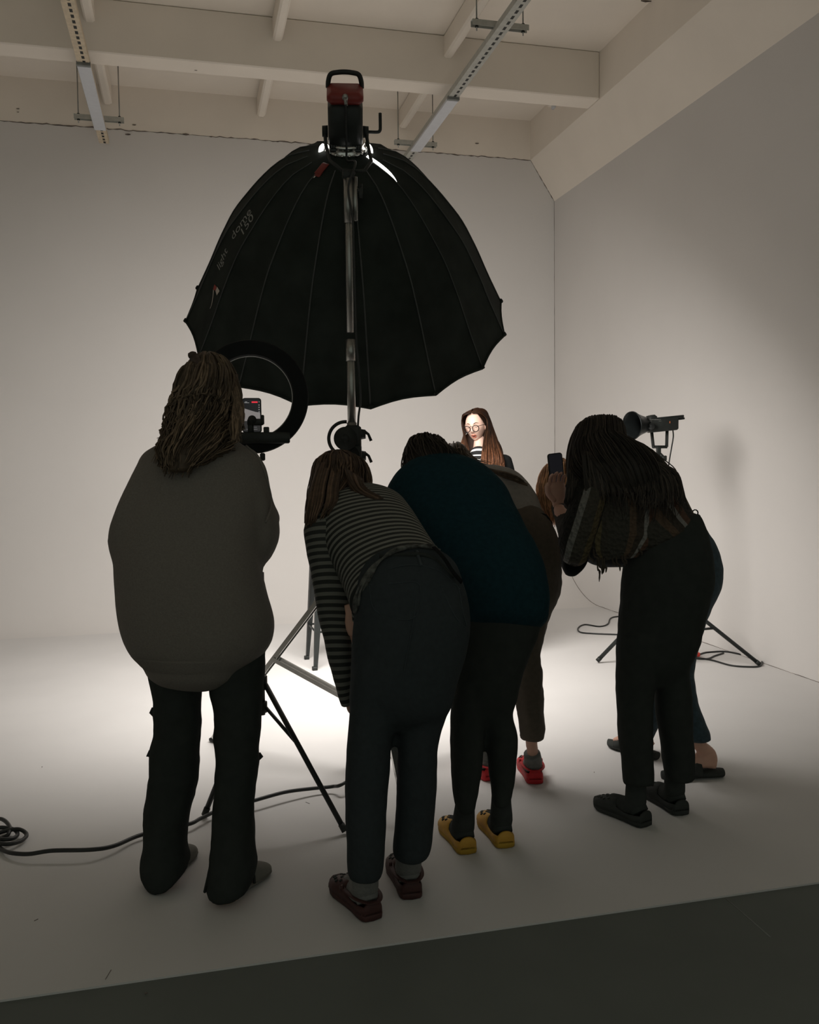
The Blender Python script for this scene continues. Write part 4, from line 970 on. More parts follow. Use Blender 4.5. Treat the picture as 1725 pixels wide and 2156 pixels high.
HH = Loft([(418, 750, 458, 747, 2.94, .05), (404, 762, 476, 757, 2.94, .085), (391, 785, 490, 782, 2.94, .105), (381, 815, 498, 815, 2.93, .115), (372, 850, 500, 850, 2.92, .12), (364, 885, 500, 880, 2.90, .115), (352, 918, 492, 912, 2.85, .085), (342, 945, 470, 935, 2.79, .055), (340, 972, 430, 965, 2.75, .035), (350, 990, 405, 985, 2.74, .02)])
def wisps(mb):
    rr = random.Random(77)
    for i in range(60):
        u = rr.random(); dx = rr.uniform(-6, 6); ph = rr.uniform(0, 6)
        q = [(478 + 20 * u, 790), (490 + 14 * u, 830), (494 + 12 * u, 870), (488 + 18 * u, 905 - 10 * rr.random()), (486 + 20 * u, 925 + 8 * rr.random())] if i % 2 else [(385 - 5 * u, 830), (368 + 6 * u, 870), (352 + 10 * u, 905), (335 + 20 * u, 938), (318 + 50 * u, 960 + 20 * rr.random())]
        q = [P(x + 5 * math.sin(k * 2.1 + ph), y, (2.93, 2.87, 2.82, 2.77, 2.74)[k]) for k, (x, y) in enumerate(q)]
        tube(mb, spline(q, 16), [.0042] * 12 + [.003, .002, .0012, .0006], 5)
hr = hairpart(M_HAIR_BL, p, HH, 340, base=.90, wave=.011, wf=3.8, r=.0044, spread=.035, t0=(0, .35), t1=(.7, 1.03), steps=30, flick=.2, extra=wisps, rnd=random.Random(11))
mb = MB(); c = P(404, 748, 2.86); lathe(mb, c + UP * .012, Vector((.2, 0, -1)), [(0, .004), (.004, .013), (.012, .015), (.02, .013), (.024, .004)], 16); tube(mb, [P(410, 752, 2.86), P(420, 768, 2.84), P(425, 790, 2.83)], [.016, .014, .008], 8)
mb.build('hair_tie', mat('brown_elastic', (.05, .03, .02), .7), hr)

# ---------------- 2. person in striped shirt bending forward
p = thing('person', 'person in striped long-sleeve shirt and dark navy jeans bending forward, in front', 'person', G(800, 1925))
T = Loft([(700, 1040, 800, 1042, 3.22, .06), (668, 1070, 845, 1058, 3.17, .095), (655, 1110, 868, 1082, 3.10, .12), (682, 1165, 893, 1118, 3.00, .13), (712, 1215, 918, 1155, 2.92, .135), (732, 1262, 945, 1190, 2.85, .14), (742, 1292, 962, 1212, 2.80, .135)])
sh = garment('striped_shirt', M_STRIPE, p, [T], rm=False, seg=48, round1=.15)
mb = MB(); 
SLV = Loft([(648, 1098, 728, 1090, 3.06, .06), (640, 1128, 738, 1125, 3.03, .072), (648, 1180, 742, 1180, 3.0, .07), (660, 1240, 742, 1240, 2.97, .065), (670, 1300, 742, 1300, 2.95, .06), (684, 1360, 742, 1360, 2.93, .055), (700, 1420, 742, 1418, 2.92, .048), (711, 1465, 740, 1460, 2.92, .04), (717, 1482, 739, 1480, 2.92, .034)])
SLV.mesh(mb, seg=32, fold=.004, ff=14); mb.build('sleeve', M_STRIPES, sh)
SL2 = Loft([(795, 1070, 862, 1080, 3.12, .06), (785, 1110, 845, 1120, 3.19, .055), (765, 1110, 815, 1115, 3.27, .045), (758, 1086, 795, 1092, 3.35, .032)])
mb = MB(); SL2.mesh(mb, seg=28, fold=.004, ff=14); mb.build('sleeve', M_STRIPES, sh)
# hem folds hanging over the belt
mb = MB()
rr = random.Random(8)
for k in range(3):
    o_ = k * 5; tube(mb, spline([P(748 + o_, 1290 - k * 12, 2.70), P(752 + o_ * 2, 1245 - k * 8, 2.68), P(790 + o_, 1190 - k * 4, 2.68), P(835 + o_, 1158 - k * 2, 2.70), P(885 + o_ * 2, 1152 - k, 2.72), P(916 + o_, 1158, 2.76)], 26), [.006 + .003 * math.sin(i * .9 + k) for i in range(26)], 8)
mb.build('bunched_hem', mat('bunched_stripe', (.085, .085, .075), .95, var=.8, scale=45), sh)
mb = MB(); Loft([(735, 1230, 770, 1225, 2.84, .05), (738, 1270, 762, 1268, 2.84, .04), (742, 1305, 757, 1303, 2.85, .02)]).mesh(mb, seg=16, fold=.004, ff=20); mb.build('hanging_hem', M_STRIPE, sh)
HPS = Loft([(822, 1176, 900, 1172, 2.88, .05), (772, 1204, 955, 1206, 2.82, .11), (750, 1235, 976, 1232, 2.78, .14), (744, 1300, 991, 1300, 2.76, .15), (740, 1370, 984, 1370, 2.75, .145), (738, 1440, 964, 1440, 2.74, .13), (738, 1500, 944, 1500, 2.74, .10), (765, 1532, 898, 1532, 2.74, .05)])
LL = Loft([(742, 1400, 858, 1400, 2.74, .12), (736, 1480, 845, 1480, 2.73, .10), (731, 1560, 826, 1558, 2.72, .09), (727, 1640, 819, 1640, 2.71, .085), (728, 1730, 813, 1730, 2.70, .085), (731, 1800, 811, 1800, 2.69, .085), (733, 1838, 808, 1840, 2.69, .08)])
RL = Loft([(850, 1400, 976, 1400, 2.76, .12), (838, 1480, 950, 1480, 2.77, .10), (836, 1560, 924, 1560, 2.78, .09), (835, 1640, 921, 1640, 2.79, .085), (831, 1720, 915, 1720, 2.80, .08), (829, 1780, 908, 1780, 2.81, .08), (831, 1800, 902, 1801, 2.81, .075)])
je = garment('jeans', M_NAVY, p, [HPS, LL, RL], voxel=.010, fold=.004, ff=9, seed=1, round1=.2)
def jr(px, py, dmin=2.4):
    """depth of the jeans surface under a pixel"""
    o = CAMV; dvec = Vector(ray(px, py)); dvec2 = dvec.normalized(); inv = je.matrix_world.inverted()
    return None
CAMV = V3(CAM)
from mathutils.bvhtree import BVHTree
def surf(o):
    bm = bmesh.new(); bm.from_mesh(o.data); bv = BVHTree.FromBMesh(bm); bm.free(); return bv
def on(bv, px, py, off=.002):
    r_ = V3(ray(px, py)); h = bv.ray_cast(CAMV, r_.normalized())
    return h[0] - r_.normalized() * off if h[0] is not None else None
def stitch(bv, pix, name, m, parent, r=.0016, n=20, off=.001, flat=1.0, ry=None):
    q = [on(bv, x, y, off) for x, y in pix]; q = [v for v in q if v is not None]
    if len(q) < 2: return
    mb = MB(); tube(mb, spline(q, n), r, 6); return mb.build(name, m, parent)
bv = surf(je); M_ST = mat('denim_seam', (.035, .045, .05), .9)
stitch(bv, [(800, 1172), (850, 1168), (905, 1172), (955, 1215)], 'waistband', M_BLKCLOTH, je, r=.007)
stitch(bv, [(783, 1215), (830, 1195), (880, 1190), (930, 1205), (968, 1240)], 'yoke_seam', M_ST, je)
stitch(bv, [(778, 1232), (830, 1228), (882, 1230), (880, 1290), (850, 1305), (790, 1285), (778, 1232)], 'back_pocket', M_ST, je, n=40)
stitch(bv, [(928, 1235), (962, 1232), (975, 1290), (982, 1320), (960, 1300), (928, 1235)], 'back_pocket', M_ST, je, n=36)
stitch(bv, [(878, 1160), (882, 1175), (888, 1192)], 'belt_loop', M_ST, je, r=.006)
stitch(bv, [(882, 1200), (872, 1300), (850, 1420), (838, 1520)], 'centre_seam', M_ST, je)
mb = MB(); tube(mb, spline([P(914, 1152, 2.70), P(935, 1175, 2.66), P(955, 1205, 2.65), P(972, 1225, 2.68)], 16), .008, 8, flat=.4); mb.build('strap', M_BLKTOP, je, label='thin black strap over the right hip')
for (x0, x1, y, d0, hl, to) in ((745, 795, 1835, 2.69, (783, 1938), (712, 1868)), (838, 895, 1800, 2.81, (866, 1893), (828, 1812))):
    pass
F2 = [((787, 1940), (712, 1866)), ((868, 1895), (832, 1808))]
AN = [P(768, 1812, 2.69), P(862, 1778, 2.81)]
mbs = []
for (hl, to), an in zip(F2, AN):
    hp_, d_, x_ = foot_frame(hl, to); mb = MB(); a = hp_ + d_ * .06 + UP * .075
    tube(mb, spline([an, (an + a) / 2 + UP * .01, a, hp_ + d_ * .10 + UP * .05, hp_ + d_ * .18 + UP * .045], 14), [.040, .040, .040, .040, .041, .042, .042, .041, .040, .038, .036, .034, .032, .028], 16); tube(mb, [a + UP * .0, hp_ + d_ * .035 + UP * .045], [.037, .035], 14)
    mb.build('sock', M_SOCKG, p)
    clog(p, hl, to, M_C_RED, M_C_RED)
hn = MB(); hand(hn, P(732, 1462, 2.93), Vector((0, .1, -1)) + RR * 1.2, RF, .8, .85, side=-1); hand(hn, P(776, 1085, 3.38), UP + RR * .15, -RF, .9, .9, side=1); hand(hn, P(742, 1280, 2.86), -UP + RR * .3, RF, .5, side=1)
make_body(p, [T, HPS, LL, RL], [arm(P(690, 1105, 3.05), P(705, 1300, 2.95), P(730, 1462, 2.93), (.04, .032, .022)), arm(P(825, 1085, 3.12), P(812, 1110, 3.2), P(776, 1090, 3.36)), ([P(750, 1070, 3.2), P(735, 1030, 3.3)], [.055, .05])]
    + foot_tube(*F2[0], AN[0]) + foot_tube(*F2[1], AN[1]), [(P(722, 1016, 3.25), RF + RR * .5 - UP * .25, UP, .88)], extra=hn)
HH = Loft([(690, 955, 735, 955, 3.25, .04), (664, 975, 768, 975, 3.24, .09), (657, 1005, 779, 1005, 3.22, .11), (653, 1030, 780, 1030, 3.19, .11), (648, 1055, 780, 1050, 3.14, .09), (645, 1080, 735, 1072, 3.08, .05), (642, 1112, 672, 1108, 3.04, .02)])
def ex(mb):
    rr = random.Random(4)
    for i in range(36):      # lock falling to the right over the shoulder
        u = rr.random(); v = rr.gauss(0, 2.5)
        tube(mb, spline([P(725 + 40 * u, 985 + 25 * u, 3.10), P(735 + 34 * u, 1018 + 8 * u + v, 3.06), P(752 + 26 * u, 1040 - 4 * u + v, 3.03), P(778 + 16 * u, 1050 - 6 * u + v * .5, 2.99), P(795 + 14 * u, 1053 - 4 * u, 2.98)], 10), [.004] * 9 + [.001], 5)
    for i in range(50):
        u = rr.random(); tube(mb, spline([P(672 + 50 * u, 975, 3.14), P(658 + 55 * u, 1020, 3.06), P(650 + 60 * u, 1060 - 4 * u, 3.01), P(643 + 50 * u, 1102 - 30 * u + 14 * rr.random(), 2.98)], 10), [.004] * 9 + [.001], 5)
hairpart(M_HAIR_B, p, HH, 200, base=.95, wave=.003, wf=2, r=.0034, spread=.018, t1=(.7, 1.03), extra=ex, rnd=random.Random(12))
cm = thing('camera', 'black camera held up by the person in the striped shirt', 'camera', P(790, 1040, 3.36))
mb = MB(); box(mb, P(790, 1048, 3.40), (.055, .06, .062), RR, RF, UP, bev=.008); mb.build('body', M_BLK, cm)
mb = MB()
for i in range(9): tube(mb, [P(781 + i * 2.4, 1031, 3.38), P(781 + i * 2.4, 1031, 3.42)], .0028, 6)
mb.build('dial', M_BLK, cm)
mb = MB(); cyl(mb, P(790, 1048, 3.43), P(796, 1046, 3.53), .026, .03); mb.build('lens', M_BLK, cm)

# ---------------- 3. person in dark teal jumper bending forward
p = thing('person', 'person in dark teal jumper, black jeans and yellow clogs bending forward', 'person', G(1015, 1790))
T = Loft([(885, 975, 985, 978, 3.58, .07), (838, 1003, 1030, 1000, 3.53, .11), (813, 1045, 1066, 1036, 3.46, .14), (828, 1105, 1094, 1088, 3.38, .16), (852, 1160, 1120, 1140, 3.31, .17), (882, 1215, 1146, 1195, 3.24, .18), (915, 1260, 1158, 1248, 3.19, .18), (945, 1296, 1155, 1289, 3.17, .165)])
LA = Loft([(814, 1030, 880, 1040, 3.48, .065), (816, 1070, 880, 1080, 3.58, .06), (830, 1085, 885, 1090, 3.72, .05), (870, 1040, 905, 1050, 3.82, .04)])
RA = Loft([(1000, 1030, 1062, 1030, 3.48, .065), (1005, 1090, 1070, 1085, 3.6, .06), (985, 1080, 1040, 1085, 3.74, .05), (950, 1040, 985, 1045, 3.82, .04)])
garment('jumper', M_TEAL, p, [T, LA, RA], fold=.006, ff=5, seed=9)
HPS = Loft([(960, 1230, 1150, 1230, 3.2, .12), (955, 1310, 1140, 1310, 3.18, .14), (953, 1370, 1122, 1370, 3.17, .135), (954, 1430, 1098, 1430, 3.16, .12), (957, 1490, 1082, 1490, 3.16, .09), (985, 1530, 1050, 1530, 3.16, .04)])
LL = Loft([(956, 1440, 1030, 1440, 3.15, .10), (949, 1510, 1022, 1510, 3.14, .085), (948, 1570, 1018, 1570, 3.13, .075), (951, 1630, 1014, 1630, 3.12, .065), (957, 1690, 1004, 1690, 3.11, .05), (962, 1708, 1001, 1708, 3.11, .045)])
RL = Loft([(1015, 1440, 1092, 1440, 3.17, .10), (1020, 1500, 1080, 1500, 3.17, .085), (1023, 1550, 1090, 1550, 3.17, .075), (1028, 1610, 1088, 1610, 3.17, .065), (1034, 1660, 1081, 1660, 3.16, .05), (1037, 1693, 1073, 1693, 3.16, .045)])
garment('jeans', M_BLKCLOTH, p, [HPS, LL, RL], voxel=.010, fold=.004, ff=10, seed=3, round1=.2)
F3 = [((986, 1800), (930, 1722)), ((1066, 1787), (1010, 1708))]; AN = [P(982, 1670, 3.11), P(1056, 1658, 3.16)]
for (hl, to), an in zip(F3, AN):
    hp_, d_, x_ = foot_frame(hl, to); mb = MB(); a = hp_ + d_ * .06 + UP * .075
    tube(mb, spline([an, (an + a) / 2, a, hp_ + d_ * .10 + UP * .05, hp_ + d_ * .18 + UP * .045], 14), [.033, .034, .035, .036, .038, .04, .041, .041, .040, .038, .036, .034, .032, .028], 16); tube(mb, [a, hp_ + d_ * .035 + UP * .045], [.037, .035], 14)
    mb.build('sock', M_SOCKB, p); clog(p, hl, to, M_C_YEL, M_C_YELD, strap_back=False, label='yellow clog with round vent holes')
hn = MB(); hand(hn, P(890, 1035, 3.85), UP + RF * .3, RR, .6, side=-1); hand(hn, P(965, 1035, 3.85), UP + RF * .3, -RR, .6, side=1)
make_body(p, [T, HPS, LL, RL], [arm(P(850, 1040, 3.5), P(850, 1085, 3.62), P(890, 1040, 3.84)), arm(P(1030, 1035, 3.5), P(1040, 1090, 3.64), P(965, 1040, 3.84)), ([P(935, 1000, 3.56), P(915, 975, 3.66)], [.055, .05])]
    + foot_tube(*F3[0], AN[0]) + foot_tube(*F3[1], AN[1]), [(P(903, 972, 3.66), RF - UP * .5, UP, .88)], extra=hn)
HH = Loft([(885, 917, 912, 916, 3.64, .04), (864, 932, 934, 932, 3.64, .09), (854, 952, 942, 950, 3.62, .11), (851, 972, 948, 970, 3.58, .11), (850, 990, 985, 986, 3.52, .09), (870, 1003, 990, 996, 3.46, .05)])
def ex(mb):
    rr = random.Random(9)
    for i in range(40):
        u = rr.random(); tube(mb, spline([P(915 + 20 * u, 945 + 20 * u, 3.50), P(945, 968 + 14 * u, 3.46), P(965, 974 + 12 * u, 3.44), P(985 + 6 * u, 980 + 9 * u, 3.44)], 10), [.004] * 9 + [.001], 5)
hairpart(M_HAIR_D, p, HH, 160, base=.95, wave=.006, wf=3, r=.0034, spread=.025, extra=ex, rnd=random.Random(13))

# ---------------- 4. person in grey top behind the teal jumper
p = thing('person', 'person in grey top, khaki trousers and red clogs, mostly hidden behind the teal jumper', 'person', G(1080, 1640))
T = Loft([(960, 1000, 1030, 992, 4.12, .06), (965, 1030, 1085, 1000, 4.08, .11), (985, 1065, 1118, 1030, 4.02, .13), (1010, 1105, 1140, 1070, 3.95, .135), (1030, 1130, 1148, 1098, 3.9, .13)])
LA = Loft([(960, 1010, 1010, 1010, 4.1, .06), (955, 1060, 1010, 1060, 4.2, .05), (945, 1050, 990, 1050, 4.35, .045), (950, 1000, 985, 1000, 4.42, .035)])
garment('top', M_GREYTEE, p, [T, LA], fold=.006, ff=8, seed=4)
HPS = Loft([(1040, 1115, 1152, 1092, 3.9, .12), (1035, 1150, 1172, 1130, 3.86, .14), (1030, 1200, 1183, 1195, 3.83, .15), (1025, 1250, 1177, 1250, 3.81, .14), (1020, 1300, 1158, 1300, 3.8, .125), (1030, 1350, 1140, 1350, 3.8, .09), (1045, 1390, 1110, 1390, 3.8, .05)])
RL = Loft([(1070, 1270, 1170, 1270, 3.8, .11), (1075, 1330, 1148, 1330, 3.79, .09), (1080, 1385, 1138, 1385, 3.79, .085), (1084, 1420, 1144, 1420, 3.79, .085), (1088, 1480, 1145, 1480, 3.79, .08), (1092, 1530, 1146, 1530, 3.79, .075), (1093, 1556, 1147, 1555, 3.79, .072)])
LL = Loft([(1020, 1300, 1090, 1300, 3.85, .10), (1008, 1370, 1070, 1370, 3.88, .09), (998, 1450, 1055, 1450, 3.9, .085), (995, 1520, 1048, 1520, 3.92, .08), (996, 1548, 1046, 1548, 3.92, .075)])
je = garment('trousers', M_TAN, p, [HPS, LL, RL], voxel=.011, fold=.007, ff=13, seed=6, round1=.15)
mb = MB(); Loft([(1042, 1118, 1155, 1092, 3.9, .128), (1040, 1130, 1164, 1106, 3.89, .135)]).mesh(mb, round0=.1, round1=.1); mb.build('belt', M_BLKTOP, je)
F4 = [((1035, 1645), (985, 1600)), ((1128, 1652), (1098, 1590))]; AN = [P(1028, 1545, 3.92), P(1116, 1550, 3.79)]
for i, ((hl, to), an) in enumerate(zip(F4, AN)):
    hp_, d_, x_ = foot_frame(hl, to); mb = MB(); a = hp_ + d_ * .06 + UP * .075
    tube(mb, spline([a + (an - a) * .35, a, hp_ + d_ * .10 + UP * .05, hp_ + d_ * .18 + UP * .045], 14), [.036, .037, .038, .039, .04, .04, .041, .041, .040, .038, .036, .034, .032, .028], 16); tube(mb, [a, hp_ + d_ * .035 + UP * .045], [.037, .035], 14)
    mb.build('sock', M_SOCKG, p); clog(p, hl, to, M_C_BRED, M_C_BRED, label='bright red clog')
hn = MB(); hand(hn, P(967, 992, 4.45), UP, RF, .5, side=1)
make_body(p, [T, HPS, LL, RL], [arm(P(985, 1020, 4.12), P(980, 1065, 4.25), P(967, 1000, 4.43)), ([P(1000, 1010, 4.12), P(975, 990, 4.22)], [.05, .048])] + foot_tube(*F4[0], AN[0]) + foot_tube(*F4[1], AN[1]),
    [(P(958, 990, 4.25), RF - RR * .3 - UP * .4, UP, .85)], extra=hn)
HH = Loft([(950, 948, 965, 948, 4.24, .03), (930, 960, 985, 955, 4.22, .09), (925, 980, 995, 968, 4.20, .10), (935, 1005, 1015, 982, 4.14, .08), (960, 1015, 1060, 990, 4.06, .05), (1000, 1010, 1092, 996, 4.0, .025)])
def ex(mb):
    rr = random.Random(19)
    for i in range(46):
        u = rr.random(); e = rr.random(); tube(mb, spline([P(975 + 10 * u, 962 + 10 * u, 4.06), P(1005, 978 + 12 * u, 4.0), P(1035, 988 + 10 * u, 3.97), P(1065 + 12 * e, 993 + 12 * u + 6 * e, 3.90), P(1085 + 28 * e, 1000 + 10 * u + 16 * e, 3.86)], 12), [.0035] * 11 + [.001], 5)
hairpart(M_HAIR_BL, p, HH, 60, base=.93, wave=.003, r=.003, spread=.02, t0=(.0, .2), t1=(.5, .8), extra=ex, rnd=random.Random(14))

# ---------------- 5. person in crochet patchwork top, right
p = thing('person', 'person with long dark hair and fringed crochet top bending right, filming with a phone', 'person', G(1370, 1735))
T = Loft([(1225, 985, 1300, 950, 3.44, .07), (1222, 1040, 1365, 962, 3.44, .11), (1232, 1095, 1408, 985, 3.43, .13), (1262, 1135, 1435, 1035, 3.42, .135), (1300, 1160, 1458, 1082, 3.41, .14), (1325, 1175, 1474, 1108, 3.40, .135)])
SL = Loft([(1215, 985, 1285, 1010, 3.38, .06), (1208, 1035, 1280, 1050, 3.34, .075), (1188, 1095, 1262, 1105, 3.33, .08), (1176, 1140, 1245, 1160, 3.34, .07), (1186, 1152, 1238, 1168, 3.35, .06)])
SF = Loft([(1180, 1110, 1225, 1135, 3.40, .05), (1172, 1090, 1215, 1110, 3.52, .04), (1163, 1065, 1195, 1075, 3.62, .03)])
tp_ = garment('crochet_top', M_CROCHET, p, [T], rm=False, seg=48, round1=.2)
mb = MB(); SL.mesh(mb, seg=36, fold=.006, ff=16, round1=.2); mb.build('sleeve', M_CROCHET2, tp_)
mb = MB(); SF.mesh(mb, seg=24, fold=.004, ff=16); mb.build('sleeve', mat('dark_crochet', (.03, .027, .022), .95, bump=.5, bscale=80), tp_)
PN = Loft([(1245, 1050, 1380, 1020, 3.32, .03), (1240, 1110, 1400, 1080, 3.31, .035), (1245, 1150, 1385, 1140, 3.31, .03), (1258, 1178, 1350, 1170, 3.32, .02)])
mb = MB(); PN.mesh(mb, seg=36, fold=.010, ff=14, round1=.2); mb.build('hanging_panel', M_CROCHET, tp_)
rr = random.Random(21)
FR = [(1258, 1175, 1262, 1225), (1262, 1178, 1268, 1210), (1268, 1178, 1270, 1208), (1272, 1180, 1276, 1206), (1298, 1172, 1306, 1203), (1310, 1172, 1316, 1192), (1314, 1170, 1319, 1188), (1345, 1150, 1352, 1170), (1330, 1105, 1342, 1125), (1350, 1100, 1372, 1118), (1290, 1180, 1296, 1192), (1240, 1168, 1250, 1185), (1250, 1150, 1262, 1195), (1320, 1110, 1328, 1132)]
for (x0, y0_, x1, y1_) in FR:
    mb = MB(); dd = 3.29; tube(mb, spline([P(x0, y0_ - 12, dd + .02), P(x0 + 1, (y0_ + y1_) / 2 - 3, dd), P((x0 + x1) / 2 + 3, (y0_ + y1_) / 2 + 3, dd), P(x1, y1_, dd)], 10), [.003] * 4 + [.0045, .0035, .0045, .003, .003, .0008], 6)
    mb.build('fringe_tassel', mat('fringe_wool', (.04, .03, .02), .95), tp_)
mb = MB()
for x, y in ((1464, 1080), (1469, 1090), (1474, 1100)): tube(mb, [P(x, y, 3.40) + RR * .012 * math.cos(a) + UP * .012 * math.sin(a) for a in np.linspace(0, 6.28, 12)[:-1]], .0025, 6, closed=True)
mb.build('lace_tie', M_BLKTOP, tp_)
HPS = Loft([(1335, 1150, 1478, 1098, 3.4, .13), (1318, 1180, 1492, 1140, 3.4, .145), (1310, 1235, 1502, 1210, 3.4, .155), (1306, 1290, 1488, 1280, 3.4, .15), (1302, 1345, 1472, 1345, 3.39, .135), (1300, 1400, 1452, 1400, 3.39, .11), (1320, 1440, 1430, 1440, 3.39, .06)])
LL = Loft([(1301, 1340, 1395, 1345, 3.37, .12), (1299, 1400, 1384, 1400, 3.37, .10), (1298, 1440, 1378, 1440, 3.37, .09), (1300, 1470, 1375, 1480, 3.37, .085), (1304, 1550, 1373, 1550, 3.36, .08), (1310, 1610, 1376, 1610, 3.36, .072), (1315, 1650, 1378, 1650, 3.35, .07)])
RL = Loft([(1385, 1340, 1472, 1345, 3.42, .12), (1380, 1400, 1450, 1400, 3.42, .10), (1379, 1440, 1452, 1440, 3.42, .09), (1381, 1500, 1456, 1500, 3.42, .085), (1392, 1560, 1459, 1560, 3.42, .08), (1398, 1610, 1461, 1610, 3.42, .072), (1402, 1640, 1460, 1638, 3.42, .07)])
garment('jeans', M_BLKCLOTH, p, [HPS, LL, RL], voxel=.010, fold=.004, ff=10, seed=8, round1=.15)
F5 = [((1362, 1742), (1262, 1696)), ((1437, 1718), (1365, 1668))]; AN = [P(1342, 1615, 3.36), P(1422, 1600, 3.42)]
for (hl, to), an in zip(F5, AN):
    hp_, d_, x_ = foot_frame(hl, to); mb = MB(); a = hp_ + d_ * .06 + UP * .075
    tube(mb, spline([an, (an + a) / 2, a, hp_ + d_ * .10 + UP * .05, hp_ + d_ * .18 + UP * .045], 14), [.038, .038, .038, .038, .039, .04, .041, .041, .040, .038, .036, .034, .032, .028], 16); tube(mb, [a, hp_ + d_ * .035 + UP * .045], [.037, .035], 14)
    mb.build('sock', M_SOCKB, p); clog(p, hl, to, M_C_BLK, M_C_BLK, Wd=1.05, strap_back=False)
hn = MB(); hand(hn, P(1176, 1062, 3.60), UP * 1.0 - RR * .12, -RF * .2 + RR * .1 - RF * .0 + RF * -1.0, .55, 1.0, side=-1)
make_body(p, [T, HPS, LL, RL], [arm(P(1245, 1010, 3.4), P(1210, 1135, 3.38), P(1176, 1068, 3.60)), ([P(1262, 985, 3.44), P(1252, 955, 3.47)], [.052, .048])] + foot_tube(*F5[0], AN[0]) + foot_tube(*F5[1], AN[1]),
    [(P(1258, 938, 3.47), RF - RR * .55 - UP * .2, UP, .88)], extra=hn)
HH = Loft([(1230, 884, 1292, 880, 3.46, .075), (1216, 897, 1305, 893, 3.46, .10), (1208, 912, 1313, 908, 3.45, .12), (1200, 945, 1320, 940, 3.43, .13), (1197, 975, 1345, 958, 3.40, .13), (1200, 1000, 1390, 975, 3.36, .11), (1225, 1020, 1415, 1000, 3.33, .08), (1250, 1045, 1425, 1030, 3.31, .04)])
def ex(mb):
    rr = random.Random(29)
    for i in range(95):     # hair spread over the back
        u = rr.random(); v = rr.random()
        x1, y1_ = (1330 + 120 * u, 1060 - 55 * u + 60 * v)
        q = [P(1270 + 35 * u, 940 + 20 * v, 3.32), P(1320 + 60 * u, 962 + 8 * u + 20 * v, 3.29), P(1340 + 85 * u, 990 + 30 * v, 3.28), P(1345 + 95 * u, 1025 + 40 * v + rr.gauss(0, 4), 3.27), P(1340 + 100 * u + rr.gauss(0, 5), 1045 + 60 * rr.random() ** 1.5, 3.27)]
        tube(mb, spline(q, 14), [.0036] * 9 + [.003, .0024, .0018, .0012, .0005], 5)
    for i in range(80):
        u = rr.random(); q = [P(1225 + 80 * u, 950, 3.30), P(1228 + 95 * u, 990, 3.28), P(1232 + 110 * u + rr.gauss(0, 3), 1025, 3.275), P(1236 + 112 * u + rr.gauss(0, 5), 1040 + 55 * rr.random() ** 1.4, 3.27)]
        tube(mb, spline(q, 12), [.0034] * 8 + [.0028, .002, .0012, .0005], 5)
    for i in range(40):
        u = rr.random(); q = [P(1205 + 20 * u, 930, 3.40), P(1198 + 25 * u, 970, 3.36), P(1196 + 30 * u, 1010, 3.33), P(1190 + 40 * u, 1050 + 20 * rr.random(), 3.33)]
        tube(mb, spline(q, 10), [.004] * 9 + [.001], 5)
    for q in ([(1395, 965), (1420, 985), (1430, 1005)], [(1400, 985), (1418, 995), (1424, 1015)]):
        tube(mb, spline([P(x, y, 3.40) for x, y in q], 8), [.002] * 7 + [.0006], 4)
hairpart(M_HAIR_D, p, HH, 220, base=.96, wave=.003, wf=2, r=.0034, spread=.016, extra=ex, rnd=random.Random(15))
phc = P(1171, 987, 3.66); tl = math.radians(6); Zp = (UP * math.cos(tl) - RR * math.sin(tl)); Xp = (RR * math.cos(tl) + UP * math.sin(tl))
phone('phone', 'black phone held up by the person in the crochet top', phc, Xp, RF, Zp, .062, .128, scol=(.022, .024, .026))

# ---------------- 6. person behind, blonde, blue jeans and sandals
p = thing('person', 'blonde person in black top, blue jeans and sandals, crouching over behind the crochet top', 'person', G(1420, 1625))
T = Loft([(1165, 1060, 1215, 1010, 4.05, .07), (1195, 1130, 1260, 1005, 4.03, .12), (1240, 1185, 1320, 1020, 4.0, .135), (1300, 1195, 1380, 1045, 3.98, .14), (1350, 1190, 1430, 1075, 3.96, .145), (1390, 1190, 1470, 1110, 3.95, .14)])
AR = Loft([(1190, 1075, 1250, 1075, 3.92, .06), (1192, 1130, 1245, 1130, 3.88, .055), (1186, 1180, 1236, 1185, 3.87, .05), (1184, 1203, 1215, 1208, 3.9, .035)])
AF = Loft([(1184, 1180, 1220, 1205, 3.9, .04), (1180, 1150, 1210, 1165, 4.02, .035), (1175, 1115, 1200, 1120, 4.15, .03)])
tpp = garment('top', M_BLKTOP, p, [T, AR, AF], fold=.005, ff=8, seed=12)
HPS = Loft([(1375, 1195, 1485, 1112, 3.95, .14), (1375, 1230, 1506, 1150, 3.95, .155), (1385, 1270, 1519, 1200, 3.94, .16), (1390, 1310, 1514, 1245, 3.93, .15), (1385, 1350, 1492, 1290, 3.92, .13)])
RL = Loft([(1385, 1270, 1512, 1240, 3.92, .13), (1390, 1340, 1480, 1330, 3.90, .11), (1395, 1410, 1460, 1410, 3.87, .10), (1400, 1460, 1462, 1455, 3.86, .095), (1415, 1510, 1478, 1505, 3.85, .09), (1428, 1560, 1495, 1555, 3.84, .09)])
LL = Loft([(1375, 1270, 1460, 1290, 4.0, .12), (1360, 1340, 1430, 1345, 4.05, .10), (1345, 1420, 1410, 1420, 4.1, .095), (1325, 1490, 1395, 1495, 4.14, .09), (1308, 1535, 1375, 1545, 4.18, .085), (1304, 1550, 1370, 1562, 4.18, .08)])
garment('jeans', M_BLUEJ, p, [HPS, LL, RL], voxel=.011, fold=.005, ff=10, seed=14, round1=.12)
F6 = [((1385, 1600), (1252, 1562)), ((1523, 1634), (1390, 1640))]; AN = [P(1345, 1545, 4.2), P(1472, 1560, 3.84)]
